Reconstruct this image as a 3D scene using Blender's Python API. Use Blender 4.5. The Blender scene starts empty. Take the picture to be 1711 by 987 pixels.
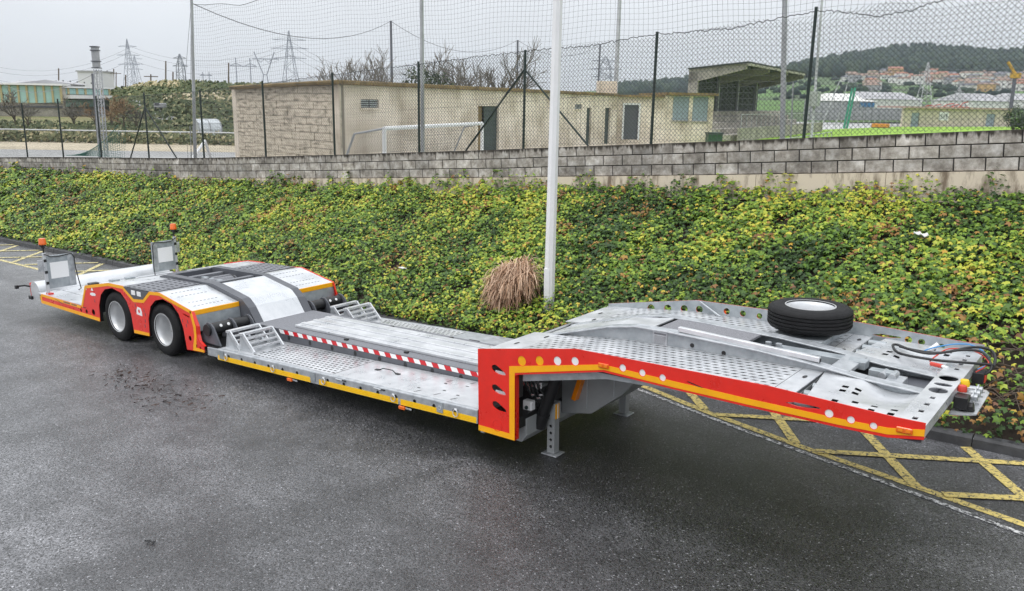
import bpy, math, random
import numpy as np
from mathutils import Matrix, Vector
random.seed(7); rng = np.random.default_rng(7)
C = bpy.context.scene.collection
SC = bpy.context.scene
# ------------------------------------------------------------------ camera, sky, sun, exposure
SLOPE = 0.0244                       # the road falls away along -x by 2.4 %
RS = Matrix.Rotation(-SLOPE, 4, 'Y')  # site frame (road plane) -> world
CAM_SITE = Vector((5.1186, -6.1089, 3.4586)); YAW, PIT, ROLL, FPX = 0.6542, 0.2163, -0.0021, 1376.68
def cam_axes():
    cy, sy, cp, sp, cr, sr = math.cos(YAW), math.sin(YAW), math.cos(PIT), math.sin(PIT), math.cos(ROLL), math.sin(ROLL)
    fw = Vector((-sy*cp, cy*cp, -sp)); rt = Vector((cy, sy, 0)); up = rt.cross(fw)
    return cr*rt + sr*up, -sr*rt + cr*up, fw
RT, UP, FW = cam_axes()
cam = bpy.data.cameras.new('camera'); camo = bpy.data.objects.new('camera', cam); C.objects.link(camo)
m = Matrix((RT, UP, -FW)).transposed().to_4x4(); m.translation = CAM_SITE
camo.matrix_world = RS @ m
cam.sensor_width = 36; cam.lens = FPX/1711*36; cam.clip_start = 0.1; cam.clip_end = 9000
SC.camera = camo
w = bpy.data.worlds.new('World'); SC.world = w; w.use_nodes = True
nt = w.node_tree; nt.nodes.clear()
def N(nt, t, **k):
    n = nt.nodes.new(t)
    for a, b in k.items():
        if a.startswith('i_'): n.inputs[int(a[2:])].default_value = b
        else: setattr(n, a, b)
    return n
L = lambda nt, a, b: nt.links.new(a, b)
SUN_EL, SUN_AZ = math.radians(58), math.radians(200)
out = N(nt, 'ShaderNodeOutputWorld'); bg = N(nt, 'ShaderNodeBackground'); bg.inputs[1].default_value = 0.1
sky = N(nt, 'ShaderNodeTexSky', sky_type='NISHITA', sun_disc=False, sun_elevation=SUN_EL, sun_rotation=SUN_AZ, dust_density=3.0)
tc = N(nt, 'ShaderNodeTexCoord'); sep = N(nt, 'ShaderNodeSeparateXYZ'); L(nt, tc.outputs['Generated'], sep.inputs[0])
mr = N(nt, 'ShaderNodeMapRange', clamp=True); L(nt, sep.outputs[2], mr.inputs[0])
for i, v in ((1, 0.0), (2, 1.0), (3, 7.4), (4, 19.5)): mr.inputs[i].default_value = v
ns = N(nt, 'ShaderNodeTexNoise'); ns.inputs['Scale'].default_value = 2.2; ns.inputs['Detail'].default_value = 5; L(nt, tc.outputs['Generated'], ns.inputs['Vector'])
mr2 = N(nt, 'ShaderNodeMapRange'); L(nt, ns.outputs[0], mr2.inputs[0])
for i, v in ((1, .3), (2, .7), (3, .90), (4, 1.1)): mr2.inputs[i].default_value = v
mu = N(nt, 'ShaderNodeMath', operation='MULTIPLY'); L(nt, mr.outputs[0], mu.inputs[0]); L(nt, mr2.outputs[0], mu.inputs[1])
cc = N(nt, 'ShaderNodeVectorMath', operation='SCALE'); cc.inputs[0].default_value = (.955, .985, 1.03); L(nt, mu.outputs[0], cc.inputs['Scale'])
mx = N(nt, 'ShaderNodeMixRGB'); mx.inputs[0].default_value = .93; L(nt, sky.outputs[0], mx.inputs[1]); L(nt, cc.outputs[0], mx.inputs[2])
L(nt, mx.outputs[0], bg.inputs[0]); L(nt, bg.outputs[0], out.inputs[0])
sl = bpy.data.lights.new('sun', 'SUN'); sl.energy = 1.0; sl.angle = math.radians(25); sl.color = (1, .97, .93)
so = bpy.data.objects.new('sun', sl); C.objects.link(so); so.location = (0, 0, 60)
d = Vector((math.sin(SUN_AZ)*math.cos(SUN_EL), math.cos(SUN_AZ)*math.cos(SUN_EL), math.sin(SUN_EL)))
so.rotation_euler = d.to_track_quat('Z', 'Y').to_euler()
SC.view_settings.view_transform = 'Standard'; SC.view_settings.look = 'None'; SC.view_settings.exposure = 0.12; SC.view_settings.gamma = 1
# ------------------------------------------------------------------ helpers
CW = RS @ CAM_SITE
def ray(px, py): return RS.to_3x3() @ (RT*((px-855.5)/FPX) + UP*((493.5-py)/FPX) + FW)
def A(px, py, d): return CW + ray(px, py)*d           # a point at real distance d
def GP(px, py, z=1.05):
    r = ray(px, py); return CW + r*((z-CW.z)/r.z)
def XYof(px, d, py=170):                              # plan position at distance d
    p = A(px, py, d); return Vector((p.x, p.y, 0))
def ZAT(px, py, d): return A(px, py, d).z
class MB:
    def __init__(s): s.v = []; s.f = []; s.m = []; s.mi = 0
    def add(s, vs, fs):
        b = len(s.v); s.v += [tuple(v) for v in vs]; s.f += [tuple(b+i for i in f) for f in fs]; s.m += [s.mi]*len(fs); return s
    def box(s, x0, x1, y0, y1, z0, z1, fn=None):
        v = [(x, y, z) for z in (z0, z1) for x, y in ((x0, y0), (x1, y0), (x1, y1), (x0, y1))]
        if fn: v = [fn(*q) for q in v]
        return s.add(v, [(3, 2, 1, 0), (4, 5, 6, 7), (0, 1, 5, 4), (1, 2, 6, 5), (2, 3, 7, 6), (3, 0, 4, 7)])
    def hexa(s, b, t):       # bottom and top rings of 4 points each
        return s.add(list(b)+list(t), [(3, 2, 1, 0), (4, 5, 6, 7), (0, 1, 5, 4), (1, 2, 6, 5), (2, 3, 7, 6), (3, 0, 4, 7)])
    def bar(s, p, q, wy, wz, up=(0, 0, 1)):
        p = Vector(p); q = Vector(q); d = (q-p).normalized(); u = Vector(up)
        if abs(d.dot(u)) > .99: u = Vector((0, 1, 0))
        a = d.cross(u).normalized()*wy/2; b = a.cross(d).normalized()*wz/2
        return s.hexa([p-a-b, p+a-b, p+a+b, p-a+b], [q-a-b, q+a-b, q+a+b, q-a+b])
    def tube(s, pts, r, n=8, cap=True, r2=None):
        pts = [Vector(p) for p in pts]; k = len(pts); b = len(s.v); u = None; fs = []; vs = []
        for i, p in enumerate(pts):
            d = (pts[min(i+1, k-1)]-pts[max(i-1, 0)]).normalized()
            if u is None:
                u = Vector((0, 0, 1)) if abs(d.z) < .9 else Vector((1, 0, 0))
            u = (u-d*u.dot(d)).normalized(); w = d.cross(u)
            rr = r if r2 is None else r+(r2-r)*i/(k-1)
            if isinstance(r, (list, tuple)): rr = r[i]
            vs += [p+(u*math.cos(2*math.pi*j/n)+w*math.sin(2*math.pi*j/n))*rr for j in range(n)]
        for i in range(k-1):
            for j in range(n): fs.append((i*n+j, i*n+(j+1) % n, (i+1)*n+(j+1) % n, (i+1)*n+j))
        if cap: fs.append(tuple(reversed(range(n)))); fs.append(tuple((k-1)*n+j for j in range(n)))
        return s.add(vs, fs)
    def lathe(s, prof, axis='z', c=(0, 0, 0), n=32):
        vs = []; fs = []; k = len(prof)
        for j in range(n):
            a = 2*math.pi*j/n
            for r, h in prof:
                x, y = r*math.cos(a), r*math.sin(a)
                p = (x, y, h) if axis == 'z' else (x, h, -y) if axis == 'y' else (h, x, y)
                vs.append((p[0]+c[0], p[1]+c[1], p[2]+c[2]))
        for j in range(n):
            for i in range(k-1):
                fs.append((j*k+i, ((j+1) % n)*k+i, ((j+1) % n)*k+i+1, j*k+i+1))
        return s.add(vs, fs)
    def prism(s, poly, y0, y1):    # polygon in XZ, extruded along y (convex or simple)
        n = len(poly)
        vs = [(x, y0, z) for x, z in poly]+[(x, y1, z) for x, z in poly]
        return s.add(vs, [tuple(range(n)), tuple(reversed(range(n, 2*n)))]+[(i, n+i, n+(i+1) % n, (i+1) % n) for i in range(n)])
    def strip(s, poly, y0, y1, t):  # a bent sheet: polyline in XZ, between y0 and y1, thickness t below
        for (xa, za), (xb, zb) in zip(poly, poly[1:]):
            s.hexa([(xa, y0, za-t), (xb, y0, zb-t), (xb, y1, zb-t), (xa, y1, za-t)], [(xa, y0, za), (xb, y0, zb), (xb, y1, zb), (xa, y1, za)])
        return s
    def quad(s, a, b, c, d): return s.add([a, b, c, d], [(0, 1, 2, 3)])
    def mesh(s, name, mats):
        me = bpy.data.meshes.new(name); me.from_pydata(s.v, [], s.f)
        for mt in (mats if isinstance(mats, (list, tuple)) else [mats]): me.materials.append(mt)
        if isinstance(mats, (list, tuple)) and len(mats) > 1: me.polygons.foreach_set('material_index', s.m)
        return me
    def build(s, name, mats, parent=None, smooth=0, bevel=0):
        return put(name, s.mesh(name, mats), parent, smooth, bevel)
def put(name, me, parent=None, smooth=0, bevel=0):
    if smooth:
        me.polygons.foreach_set('use_smooth', [True]*len(me.polygons)); me.set_sharp_from_angle(angle=math.radians(smooth))
    o = bpy.data.objects.new(name, me); C.objects.link(o)
    if parent: o.parent = parent
    if bevel:
        b = o.modifiers.new('edge', 'BEVEL'); b.width = bevel; b.segments = 1; b.limit_method = 'ANGLE'; b.angle_limit = math.radians(40)
    return o
def empty(name, loc=(0, 0, 0)):
    o = bpy.data.objects.new(name, None); C.objects.link(o); o.location = loc; o.empty_display_size = .2; return o
def tag(o, label=None, cat=None, group=None, kind=None):
    if label: o['label'] = label
    if cat: o['category'] = cat
    if group: o['group'] = group
    if kind: o['kind'] = kind
    return o
def site(o): o.matrix_basis = RS @ o.matrix_basis; return o
def copy_tree(o, parent=None):
    c = o.copy(); C.objects.link(c)
    if parent: c.parent = parent
    for ch in o.children: copy_tree(ch, c)
    return c
def plate(outline, holes=(), y0=0., t=.008, both=None):
    """flat plate in the XZ plane with holes cut through; y0 = outer face, thickness t towards +y"""
    cu = bpy.data.curves.new('tmp', 'CURVE'); cu.dimensions = '2D'; cu.fill_mode = 'BOTH'; cu.extrude = t/2
    for pts in [outline]+list(holes):
        sp = cu.splines.new('POLY'); sp.points.add(len(pts)-1); sp.use_cyclic_u = True
        for q, p in zip(sp.points, pts): q.co = (p[0], p[1], 0, 1)
    ob = bpy.data.objects.new('tmp', cu); C.objects.link(ob)
    me = bpy.data.meshes.new_from_object(ob); bpy.data.objects.remove(ob); bpy.data.curves.remove(cu)
    n = len(me.vertices); co = np.empty(n*3); me.vertices.foreach_get('co', co); co = co.reshape(-1, 3)
    co = np.stack([co[:, 0], co[:, 2]+y0+t/2, co[:, 1]], 1); me.vertices.foreach_set('co', co.ravel()); me.flip_normals()
    me.materials.clear()
    return me
def circ(x, z, r, n=20, rz=None): return [(x+r*math.cos(2*math.pi*i/n), z+(rz or r)*math.sin(2*math.pi*i/n)) for i in range(n)]
def ribbon(pts, wd):
    """polygon of a tape of width wd to the right-hand side (below, when going +x) of an open polyline"""
    P = [Vector(p) for p in pts]; off = []
    for i, p in enumerate(P):
        ns = []
        for a, b in ((i-1, i), (i, i+1)):
            if a >= 0 and b < len(P):
                d = (P[b]-P[a]).normalized(); ns.append(Vector((d.y, -d.x)))
        n = sum(ns, Vector((0, 0))).normalized(); k = max(n.dot(ns[0]), .45)
        off.append(p+n*wd/k)
    return [tuple(p) for p in P]+[tuple(p) for p in reversed(off)]
def interp(tab):
    xs = [a for a, b in tab]; zs = [b for a, b in tab]
    return lambda x: float(np.interp(x, xs, zs))
def arr_mesh(name, V, F4, mats, attr=None):
    """big mesh from numpy: V (n,3), F (m,k)"""
    me = bpy.data.meshes.new(name); V = np.asarray(V, np.float32); F = np.asarray(F4, np.int32); k = F.shape[1]
    me.vertices.add(len(V)); me.vertices.foreach_set('co', V.ravel())
    me.loops.add(F.size); me.loops.foreach_set('vertex_index', F.ravel())
    me.polygons.add(len(F)); me.polygons.foreach_set('loop_start', np.arange(len(F), dtype=np.int32)*k)
    for mt in (mats if isinstance(mats, (list, tuple)) else [mats]): me.materials.append(mt)
    me.update(calc_edges=True)
    if attr is not None:
        a = me.attributes.new('tint', 'FLOAT', 'FACE'); a.data.foreach_set('value', np.asarray(attr, np.float32))
    return me
# ------------------------------------------------------------------ materials
def mat(name, col, rough=.5, metal=0., var=0., vscale=3., bump=0., bscale=40., col2=None, contrast=(.35, .65), spec=None, objrand=0., coat=0., rvar=0., detail=6, stretch=None):
    m = bpy.data.materials.new(name); m.use_nodes = True; nt = m.node_tree; b = nt.nodes['Principled BSDF']
    b.inputs['Base Color'].default_value = (*col, 1); b.inputs['Roughness'].default_value = rough; b.inputs['Metallic'].default_value = metal
    if spec is not None: b.inputs['Specular IOR Level'].default_value = spec
    if coat: b.inputs['Coat Weight'].default_value = coat; b.inputs['Coat Roughness'].default_value = .08
    tc = N(nt, 'ShaderNodeTexCoord'); co = tc.outputs['Object']
    if stretch:
        mp_ = N(nt, 'ShaderNodeMapping'); mp_.inputs['Scale'].default_value = stretch; L(nt, co, mp_.inputs[0]); co = mp_.outputs[0]
    if var or col2:
        n = N(nt, 'ShaderNodeTexNoise'); n.inputs['Scale'].default_value = vscale; n.inputs['Detail'].default_value = detail; n.inputs['Roughness'].default_value = .65
        L(nt, co, n.inputs['Vector'])
        r = N(nt, 'ShaderNodeValToRGB'); L(nt, n.outputs[0], r.inputs[0])
        c2 = col2 or tuple(c*(1-var) for c in col)
        r.color_ramp.elements[0].position = contrast[0]; r.color_ramp.elements[1].position = contrast[1]
        r.color_ramp.elements[0].color = (*c2, 1); r.color_ramp.elements[1].color = (*col, 1)
        src = r.outputs[0]
        if objrand:
            oi = N(nt, 'ShaderNodeObjectInfo'); mrr = N(nt, 'ShaderNodeMapRange'); L(nt, oi.outputs['Random'], mrr.inputs[0])
            mrr.inputs[3].default_value = 1-objrand; mrr.inputs[4].default_value = 1+objrand
            sc = N(nt, 'ShaderNodeVectorMath', operation='SCALE'); L(nt, src, sc.inputs[0]); L(nt, mrr.outputs[0], sc.inputs['Scale']); src = sc.outputs[0]
        L(nt, src, b.inputs['Base Color'])
        if rvar:
            mr = N(nt, 'ShaderNodeMapRange'); L(nt, n.outputs[0], mr.inputs[0]); mr.inputs[1].default_value = .3; mr.inputs[2].default_value = .7
            mr.inputs[3].default_value = rough-rvar; mr.inputs[4].default_value = rough+rvar; L(nt, mr.outputs[0], b.inputs['Roughness'])
    if bump:
        n2 = N(nt, 'ShaderNodeTexNoise'); n2.inputs['Scale'].default_value = bscale; n2.inputs['Detail'].default_value = 4; L(nt, co, n2.inputs['Vector'])
        bp = N(nt, 'ShaderNodeBump'); bp.inputs['Strength'].default_value = bump; bp.inputs['Distance'].default_value = .01
        L(nt, n2.outputs[0], bp.inputs['Height']); L(nt, bp.outputs[0], b.inputs['Normal'])
    return m
M = {}
M['galv'] = mat('galvanised_steel', (.52, .54, .56), .42, .45, 0, 9, .08, 60, col2=(.30, .32, .34), contrast=(.3, .7), rvar=.12)
M['galv_bright'] = mat('galvanised_bright', (.68, .69, .705), .34, .5, 0, 3.0, .06, 50, col2=(.50, .52, .54), contrast=(.28, .62), rvar=.12)
M['galv_dull'] = mat('galvanised_dull', (.42, .45, .47), .5, .35, 0, 7, .1, 40, col2=(.25, .28, .30), contrast=(.3, .7), rvar=.1)
M['red'] = mat('red_paint', (.78, .020, .009), .32, 0, .16, 3, .02, 30, coat=.4, rvar=.1)
M['yellow'] = mat('yellow_tape', (.93, .42, .005), .35, 0, .1, 8, 0)
M['yellow_rail'] = mat('yellow_rail_tape', (.92, .55, .008), .35, 0, .1, 8, 0)
M['dark'] = mat('charcoal_paint', (.095, .10, .115), .4, 0, .2, 5, .03, 80)
M['antislip'] = mat('antislip_grey', (.21, .215, .235), .7, 0, .35, 60, .3, 200)
M['carpet'] = mat('grit_sheet', (.26, .26, .28), .8, 0, .5, 120, .4, 200, contrast=(.4, .6))
M['black'] = mat('black_rubber', (.012, .012, .013), .45)
M['tyre'] = mat('tyre_rubber', (.012, .012, .013), .68, 0, .5, 14, .5, 45, spec=.3)
M['rim'] = mat('silver_rim', (.62, .63, .64), .35, .4, .12, 6)
M['grey'] = mat('grey_paint', (.30, .31, .315), .45, 0, .15, 4)
M['white'] = mat('white_paint', (.78, .78, .78), .35, 0, .06, 3)
M['reflector_white'] = mat('white_reflector', (.8, .8, .8), .3)
M['reflector_red'] = mat('red_reflector', (.55, .012, .02), .3)
M['orange'] = mat('orange_lens', (.75, .13, .004), .2, coat=.5)
M['amber'] = mat('amber_lens', (.80, .22, .005), .25, coat=.5)
M['chrome'] = mat('plated_steel', (.7, .7, .7), .25, .9)
M['blue'] = mat('blue_hose', (.05, .25, .55), .4)
M['redhose'] = mat('red_hose', (.55, .05, .03), .4)
M['yellowcap'] = mat('yellow_cap', (.8, .5, .01), .35)
M['post'] = mat('green_post_paint', (.012, .026, .022), .45, 0, .3, 6)
M['wire'] = mat('green_coated_wire', (.022, .026, .026), .5)
M['net'] = mat('net_cord', (.10, .11, .12), .8)
M['netgreen'] = mat('green_net_cord', (.03, .16, .12), .8)
M['polegrey'] = mat('galvanised_pole', (.42, .43, .44), .5, .2, .3, 2)
M['concrete'] = mat('concrete', (.64, .56, .44), .9, 0, 0, 3.5, .3, 30, col2=(.20, .155, .11), contrast=(.36, .52), stretch=(1.6, 1, .45))
M['kerb'] = mat('kerb_concrete', (.075, .076, .08), .65, 0, .5, 6, .3, 50, objrand=.15)
M['mortar'] = mat('mortar', (.03, .028, .027), .95)
M['render'] = mat('beige_render', (.80, .70, .58), .9, 0, 0, .8, .2, 6, col2=(.48, .40, .30), contrast=(.34, .6), detail=10)
M['roofedge'] = mat('fibre_cement', (.30, .21, .09), .9, 0, .6, 1.5)
M['door'] = mat('dark_green_door', (.035, .055, .052), .5, 0, .3, 2)
M['bluedoor'] = mat('blue_grey_door', (.27, .33, .37), .5, 0, .2, 1)
M['soil'] = mat('dark_soil', (.035, .024, .014), .95, 0, .6, 6, .6, 20)
M['bark'] = mat('bark', (.13, .10, .075), .9, 0, .4, 2)
M['steel_far'] = mat('lattice_steel', (.26, .28, .31), .7)
# ------------------------------------------------------------------ road, kerb, markings (site frame)
def road_mat():
    m = bpy.data.materials.new('wet_asphalt'); m.use_nodes = True; nt = m.node_tree; b = nt.nodes['Principled BSDF']
    tc = N(nt, 'ShaderNodeTexCoord'); co = tc.outputs['Object']
    def noise(s, det=4, rough=.6):
        n = N(nt, 'ShaderNodeTexNoise'); n.inputs['Scale'].default_value = s; n.inputs['Detail'].default_value = det; n.inputs['Roughness'].default_value = rough; L(nt, co, n.inputs['Vector']); return n.outputs[0]
    def rng_(src, a, b_, c, d_):
        r = N(nt, 'ShaderNodeMapRange'); L(nt, src, r.inputs[0])
        for i, v in ((1, a), (2, b_), (3, c), (4, d_)): r.inputs[i].default_value = v
        return r.outputs[0]
    def mth(op, a, b_):
        q = N(nt, 'ShaderNodeMath', operation=op)
        for i, s in ((0, a), (1, b_)):
            if isinstance(s, (int, float)): q.inputs[i].default_value = s
            else: L(nt, s, q.inputs[i])
        return q.outputs[0]
    vo = N(nt, 'ShaderNodeTexVoronoi'); vo.inputs['Scale'].default_value = 85; L(nt, co, vo.inputs['Vector'])
    sp = N(nt, 'ShaderNodeSeparateColor'); L(nt, vo.outputs['Color'], sp.inputs[0])
    stone = rng_(sp.outputs[0], 0, 1, .06, 2.15)                       # each chipping its own grey
    fleck = rng_(sp.outputs[1], .972, .99, 0, 1)                        # a few pale quartz chippings
    big = noise(.33, 5, .62); mid = noise(2.2, 4)
    sx = N(nt, 'ShaderNodeSeparateXYZ'); L(nt, co, sx.inputs[0])
    # damp patch at the gooseneck with the shade under it painted in, dry traffic strip along the middle of the yard
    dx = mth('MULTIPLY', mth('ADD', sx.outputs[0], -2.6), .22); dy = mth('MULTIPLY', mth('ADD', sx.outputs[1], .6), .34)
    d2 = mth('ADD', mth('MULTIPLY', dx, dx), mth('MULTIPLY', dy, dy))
    damp_shade = rng_(mth('ADD', d2, mth('MULTIPLY', big, 1.2)), .5, 2.4, 1, 0)
    wet = mth('MAXIMUM', mth('MINIMUM', mth('ADD', mth('MULTIPLY', damp_shade, .8), rng_(mth('ADD', mth('MULTIPLY', big, .75), mth('MULTIPLY', mid, .25)), .36, .66, .6, 0)), 1.0), 0.0)
    dark = rng_(wet, 0, 1, 1.0, .25)  # wet darkening, deepened to carry painted shade under the neck
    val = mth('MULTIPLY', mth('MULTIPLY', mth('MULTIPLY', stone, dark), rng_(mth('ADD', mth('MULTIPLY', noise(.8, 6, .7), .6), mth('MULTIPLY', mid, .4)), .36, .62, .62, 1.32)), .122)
    val = mth('ADD', val, mth('MULTIPLY', mth('MULTIPLY', fleck, rng_(wet, 0, 1, 1, .62)), .30))
    cb = N(nt, 'ShaderNodeCombineColor')
    L(nt, mth('MULTIPLY', val, 1.0), cb.inputs[0]); L(nt, val, cb.inputs[1]); L(nt, mth('MULTIPLY', val, 1.05), cb.inputs[2])
    L(nt, cb.outputs[0], b.inputs['Base Color'])
    L(nt, rng_(wet, 0, 1, .52, .36), b.inputs['Roughness']); b.inputs['Coat Weight'].default_value = .45; b.inputs['Coat Roughness'].default_value = .30
    bp2 = N(nt, 'ShaderNodeBump'); bp2.inputs['Strength'].default_value = .45; bp2.inputs['Distance'].default_value = .006; L(nt, vo.outputs['Distance'], bp2.inputs['Height']); L(nt, bp2.outputs[0], b.inputs['Coat Normal'])
    # faint wheel tracks drawn out along the yard
    mp = N(nt, 'ShaderNodeMapping'); mp.inputs['Scale'].default_value = (.10, .85, 1); mp.inputs['Rotation'].default_value = (0, 0, .22); L(nt, co, mp.inputs[0])
    tk = N(nt, 'ShaderNodeTexNoise'); tk.inputs['Scale'].default_value = 1.3; tk.inputs['Detail'].default_value = 5; L(nt, mp.outputs[0], tk.inputs['Vector'])
    val = mth('MULTIPLY', val, rng_(tk.outputs[0], .38, .64, .72, 1.30))
    for i_, f_ in enumerate((1.0, 1.0, 1.05)): L(nt, mth('MULTIPLY', val, f_), cb.inputs[i_])
    bp = N(nt, 'ShaderNodeBump'); bp.inputs['Strength'].default_value = 1.0; bp.inputs['Distance'].default_value = .008
    L(nt, mth('ADD', mth('MULTIPLY', vo.outputs['Distance'], -1.0), mth('MULTIPLY', noise(160, 2), .4)), bp.inputs['Height']); L(nt, bp.outputs[0], b.inputs['Normal'])
    return m
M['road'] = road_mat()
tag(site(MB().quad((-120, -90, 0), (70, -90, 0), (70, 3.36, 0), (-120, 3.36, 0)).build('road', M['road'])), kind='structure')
def worn(name, col, thr):
    m = mat(name, col, .6, 0, .2, 30); nt = m.node_tree; b = nt.nodes['Principled BSDF']
    tc = N(nt, 'ShaderNodeTexCoord'); n = N(nt, 'ShaderNodeTexNoise'); n.inputs['Scale'].default_value = 22; n.inputs['Detail'].default_value = 8; n.inputs['Roughness'].default_value = .8
    L(nt, tc.outputs['Object'], n.inputs['Vector'])
    vo = N(nt, 'ShaderNodeTexVoronoi'); vo.feature = 'DISTANCE_TO_EDGE'; vo.inputs['Scale'].default_value = 7; L(nt, tc.outputs['Object'], vo.inputs['Vector'])
    cr = N(nt, 'ShaderNodeMapRange'); L(nt, vo.outputs['Distance'], cr.inputs[0]); cr.inputs[1].default_value = 0; cr.inputs[2].default_value = .05; cr.inputs[3].default_value = -.06; cr.inputs[4].default_value = 0
    ad = N(nt, 'ShaderNodeMath', operation='ADD'); L(nt, n.outputs[0], ad.inputs[0]); L(nt, cr.outputs[0], ad.inputs[1])
    r = N(nt, 'ShaderNodeMapRange'); L(nt, ad.outputs[0], r.inputs[0]); r.inputs[1].default_value = thr; r.inputs[2].default_value = thr+.08
    mx = N(nt, 'ShaderNodeMixRGB'); L(nt, r.outputs[0], mx.inputs[0]); mx.inputs[1].default_value = (.05, .05, .052, 1)
    old = b.inputs['Base Color'].links[0].from_socket; L(nt, old, mx.inputs[2]); L(nt, mx.outputs[0], b.inputs['Base Color'])
    return m
M['yline'] = worn('worn_yellow_paint', (.70, .55, .17), .41); M['wline'] = worn('worn_white_paint', (.72, .72, .71), .46); M['yline_pale'] = worn('faded_yellow_paint', (.74, .64, .30), .42)
def line(pts, wd, mt, z=.004):
    P = [Vector((*p, 0)) for p in pts]; mb = MB()
    for a, b in zip(P, P[1:]):
        n = (b-a).normalized().cross(Vector((0, 0, 1)))*wd/2; u = Vector((0, 0, z))
        k = max(1, int((b-a).length/.5))
        mb.quad(a-n+u, a+n+u, b+n+u, b-n+u)
    o = mb.build('road_marking', mt); site(o); tag(o, kind='structure'); return o
ylo = [(-.4, 3.22), (.34, 3.01), (1.34, 2.64), (2.65, 2.25), (3.56, 2.02), (4.66, 1.73), (7.5, .93)]
line(ylo, .10, M['yline'])
line([(-.2, 3.06), (.26, 2.89), (1.75, 2.39), (2.58, 2.15), (3.75, 1.81), (4.68, 1.53), (7.5, .75)], .06, M['wline'], .005)
for a, b in [((.75, 3.27), (1.27, 2.70)), ((1.83, 3.30), (2.48, 2.33)), ((2.86, 3.30), (3.74, 1.98)), ((3.95, 3.31), (5.05, 1.62)), ((5.0, 3.31), (6.6, 1.2))]: line([a, b], .11, M['yline'], .008)
for a, b in [((1.45, 2.62), (2.75, 3.30)), ((2.73, 2.24), (4.75, 3.32)), ((3.99, 1.93), (6.3, 3.3))]: line([a, b], .11, M['yline'], .012)
# the same hatching by the kerb at the tail
line([(-24, 2.05), (-16.9, 2.06), (-11, 2.06)], .10, M['yline_pale'], .004)
for k in range(7):
    x = -20.6+k*1.55
    line([(x, 3.30), (x+1.15, 2.12)], .11, M['yline_pale'], .008); line([(x+.2, 2.12), (x+1.35, 3.30)], .11, M['yline_pale'], .012)
kerb = tag(empty('kerb'), kind='structure'); site(kerb)
kb = MB()
pr = [(3.335, 0), (3.35, .095), (3.375, .12), (3.47, .122), (3.47, -.1), (3.335, -.1)]
for j in (0, 1): kb.v += [((j-.5)*.985, y, z) for y, z in pr]
n6 = len(pr); kb.f = [tuple(range(n6)), tuple(reversed(range(n6, 2*n6)))]+[(i, n6+i, n6+(i+1) % n6, (i+1) % n6) for i in range(n6)]; kb.m = [0]*len(kb.f)
kme = kb.mesh('kerb_stone', M['kerb'])
for k in range(34):
    o = put('kerb_stone', kme, kerb); o.location = (-24.5+k, .003*random.uniform(-1, 1), .002*random.uniform(-1, 1)); o.rotation_euler.z = random.uniform(-.003, .003)
far = MB().box(-60, -25, 3.335, 3.47, -.1, .12).box(9, 30, 3.335, 3.47, -.1, .12); tag(far.build('kerb_run', M['kerb'], kerb))
# ------------------------------------------------------------------ bank, ivy
ZB = interp([(-90, -.9), (-60, .3), (-29.7, 1.35), (-24.8, 1.5), (-20.7, 1.6), (-17.3, 1.68), (-14.4, 1.79), (-10.5, 1.96), (-7.6, 2.1), (-5.3, 2.205), (-3.85, 2.29), (-1.45, 2.41), (1.47, 2.57), (3.6, 2.685), (8, 2.92), (20, 3.5)])
ST = interp([(-60, -.05), (-30, -.12), (-21, -.03), (-17, .06), (-10, .17), (-5, .21), (0, .27), (5, .34), (20, .4)])
def bank_z(x, y):
    t = np.clip((y-3.47)/3.66, 0, 1); top = np.interp(x, BX, BT)
    return .085+(top-.185)*t**.92
BX = np.linspace(-60, 20, 200); BT = np.array([ZB(x)-ST(x) for x in BX])
def vnoise(x, y, s, seed):
    r = np.random.default_rng(seed); G = r.random((256, 256)); x = x*s+1000; y = y*s+1000
    i = np.floor(x).astype(int); j = np.floor(y).astype(int); u = x-i; v = y-j; u = u*u*(3-2*u); v = v*v*(3-2*v)
    g = lambda a, b: G[a % 256, b % 256]
    return (g(i, j)*(1-u)+g(i+1, j)*u)*(1-v)+(g(i, j+1)*(1-u)+g(i+1, j+1)*u)*v
gx = np.linspace(-60, 16, 305); gy = np.linspace(3.47, 7.13, 20); X, Y = np.meshgrid(gx, gy)
Z = bank_z(X, Y)-.03+.05*(vnoise(X, Y, 1.6, 3)-.5)
V = np.stack([X.ravel(), Y.ravel(), Z.ravel()], 1); nx = len(gx)
F = [[j*nx+i, j*nx+i+1, (j+1)*nx+i+1, (j+1)*nx+i] for j in range(len(gy)-1) for i in range(nx-1)]
tag(site(put('bank', arr_mesh('bank', V, F, M['soil']), smooth=60)), kind='structure')
def leaf_mat(name, stops, rough=.45):
    m = bpy.data.materials.new(name); m.use_nodes = True; nt = m.node_tree; b = nt.nodes['Principled BSDF']
    a = N(nt, 'ShaderNodeAttribute', attribute_name='tint'); r = N(nt, 'ShaderNodeValToRGB'); L(nt, a.outputs['Fac'], r.inputs[0]); e = r.color_ramp.elements
    e[0].position, e[0].color = stops[0][0], (*stops[0][1], 1); e[1].position, e[1].color = stops[-1][0], (*stops[-1][1], 1)
    for p, c in stops[1:-1]: q = e.new(p); q.color = (*c, 1)
    L(nt, r.outputs[0], b.inputs['Base Color']); b.inputs['Roughness'].default_value = rough; return m
M['ivy'] = leaf_mat('ivy_leaf', [(0, (.018, .045, .008)), (.25, (.045, .10, .012)), (.45, (.11, .20, .018)), (.64, (.22, .32, .028)), (.84, (.46, .47, .05)), (.94, (.46, .27, .03)), (1, (.16, .07, .035))], .5); M['ivy'].node_tree.nodes['Principled BSDF'].inputs['Specular IOR Level'].default_value = .35
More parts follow.
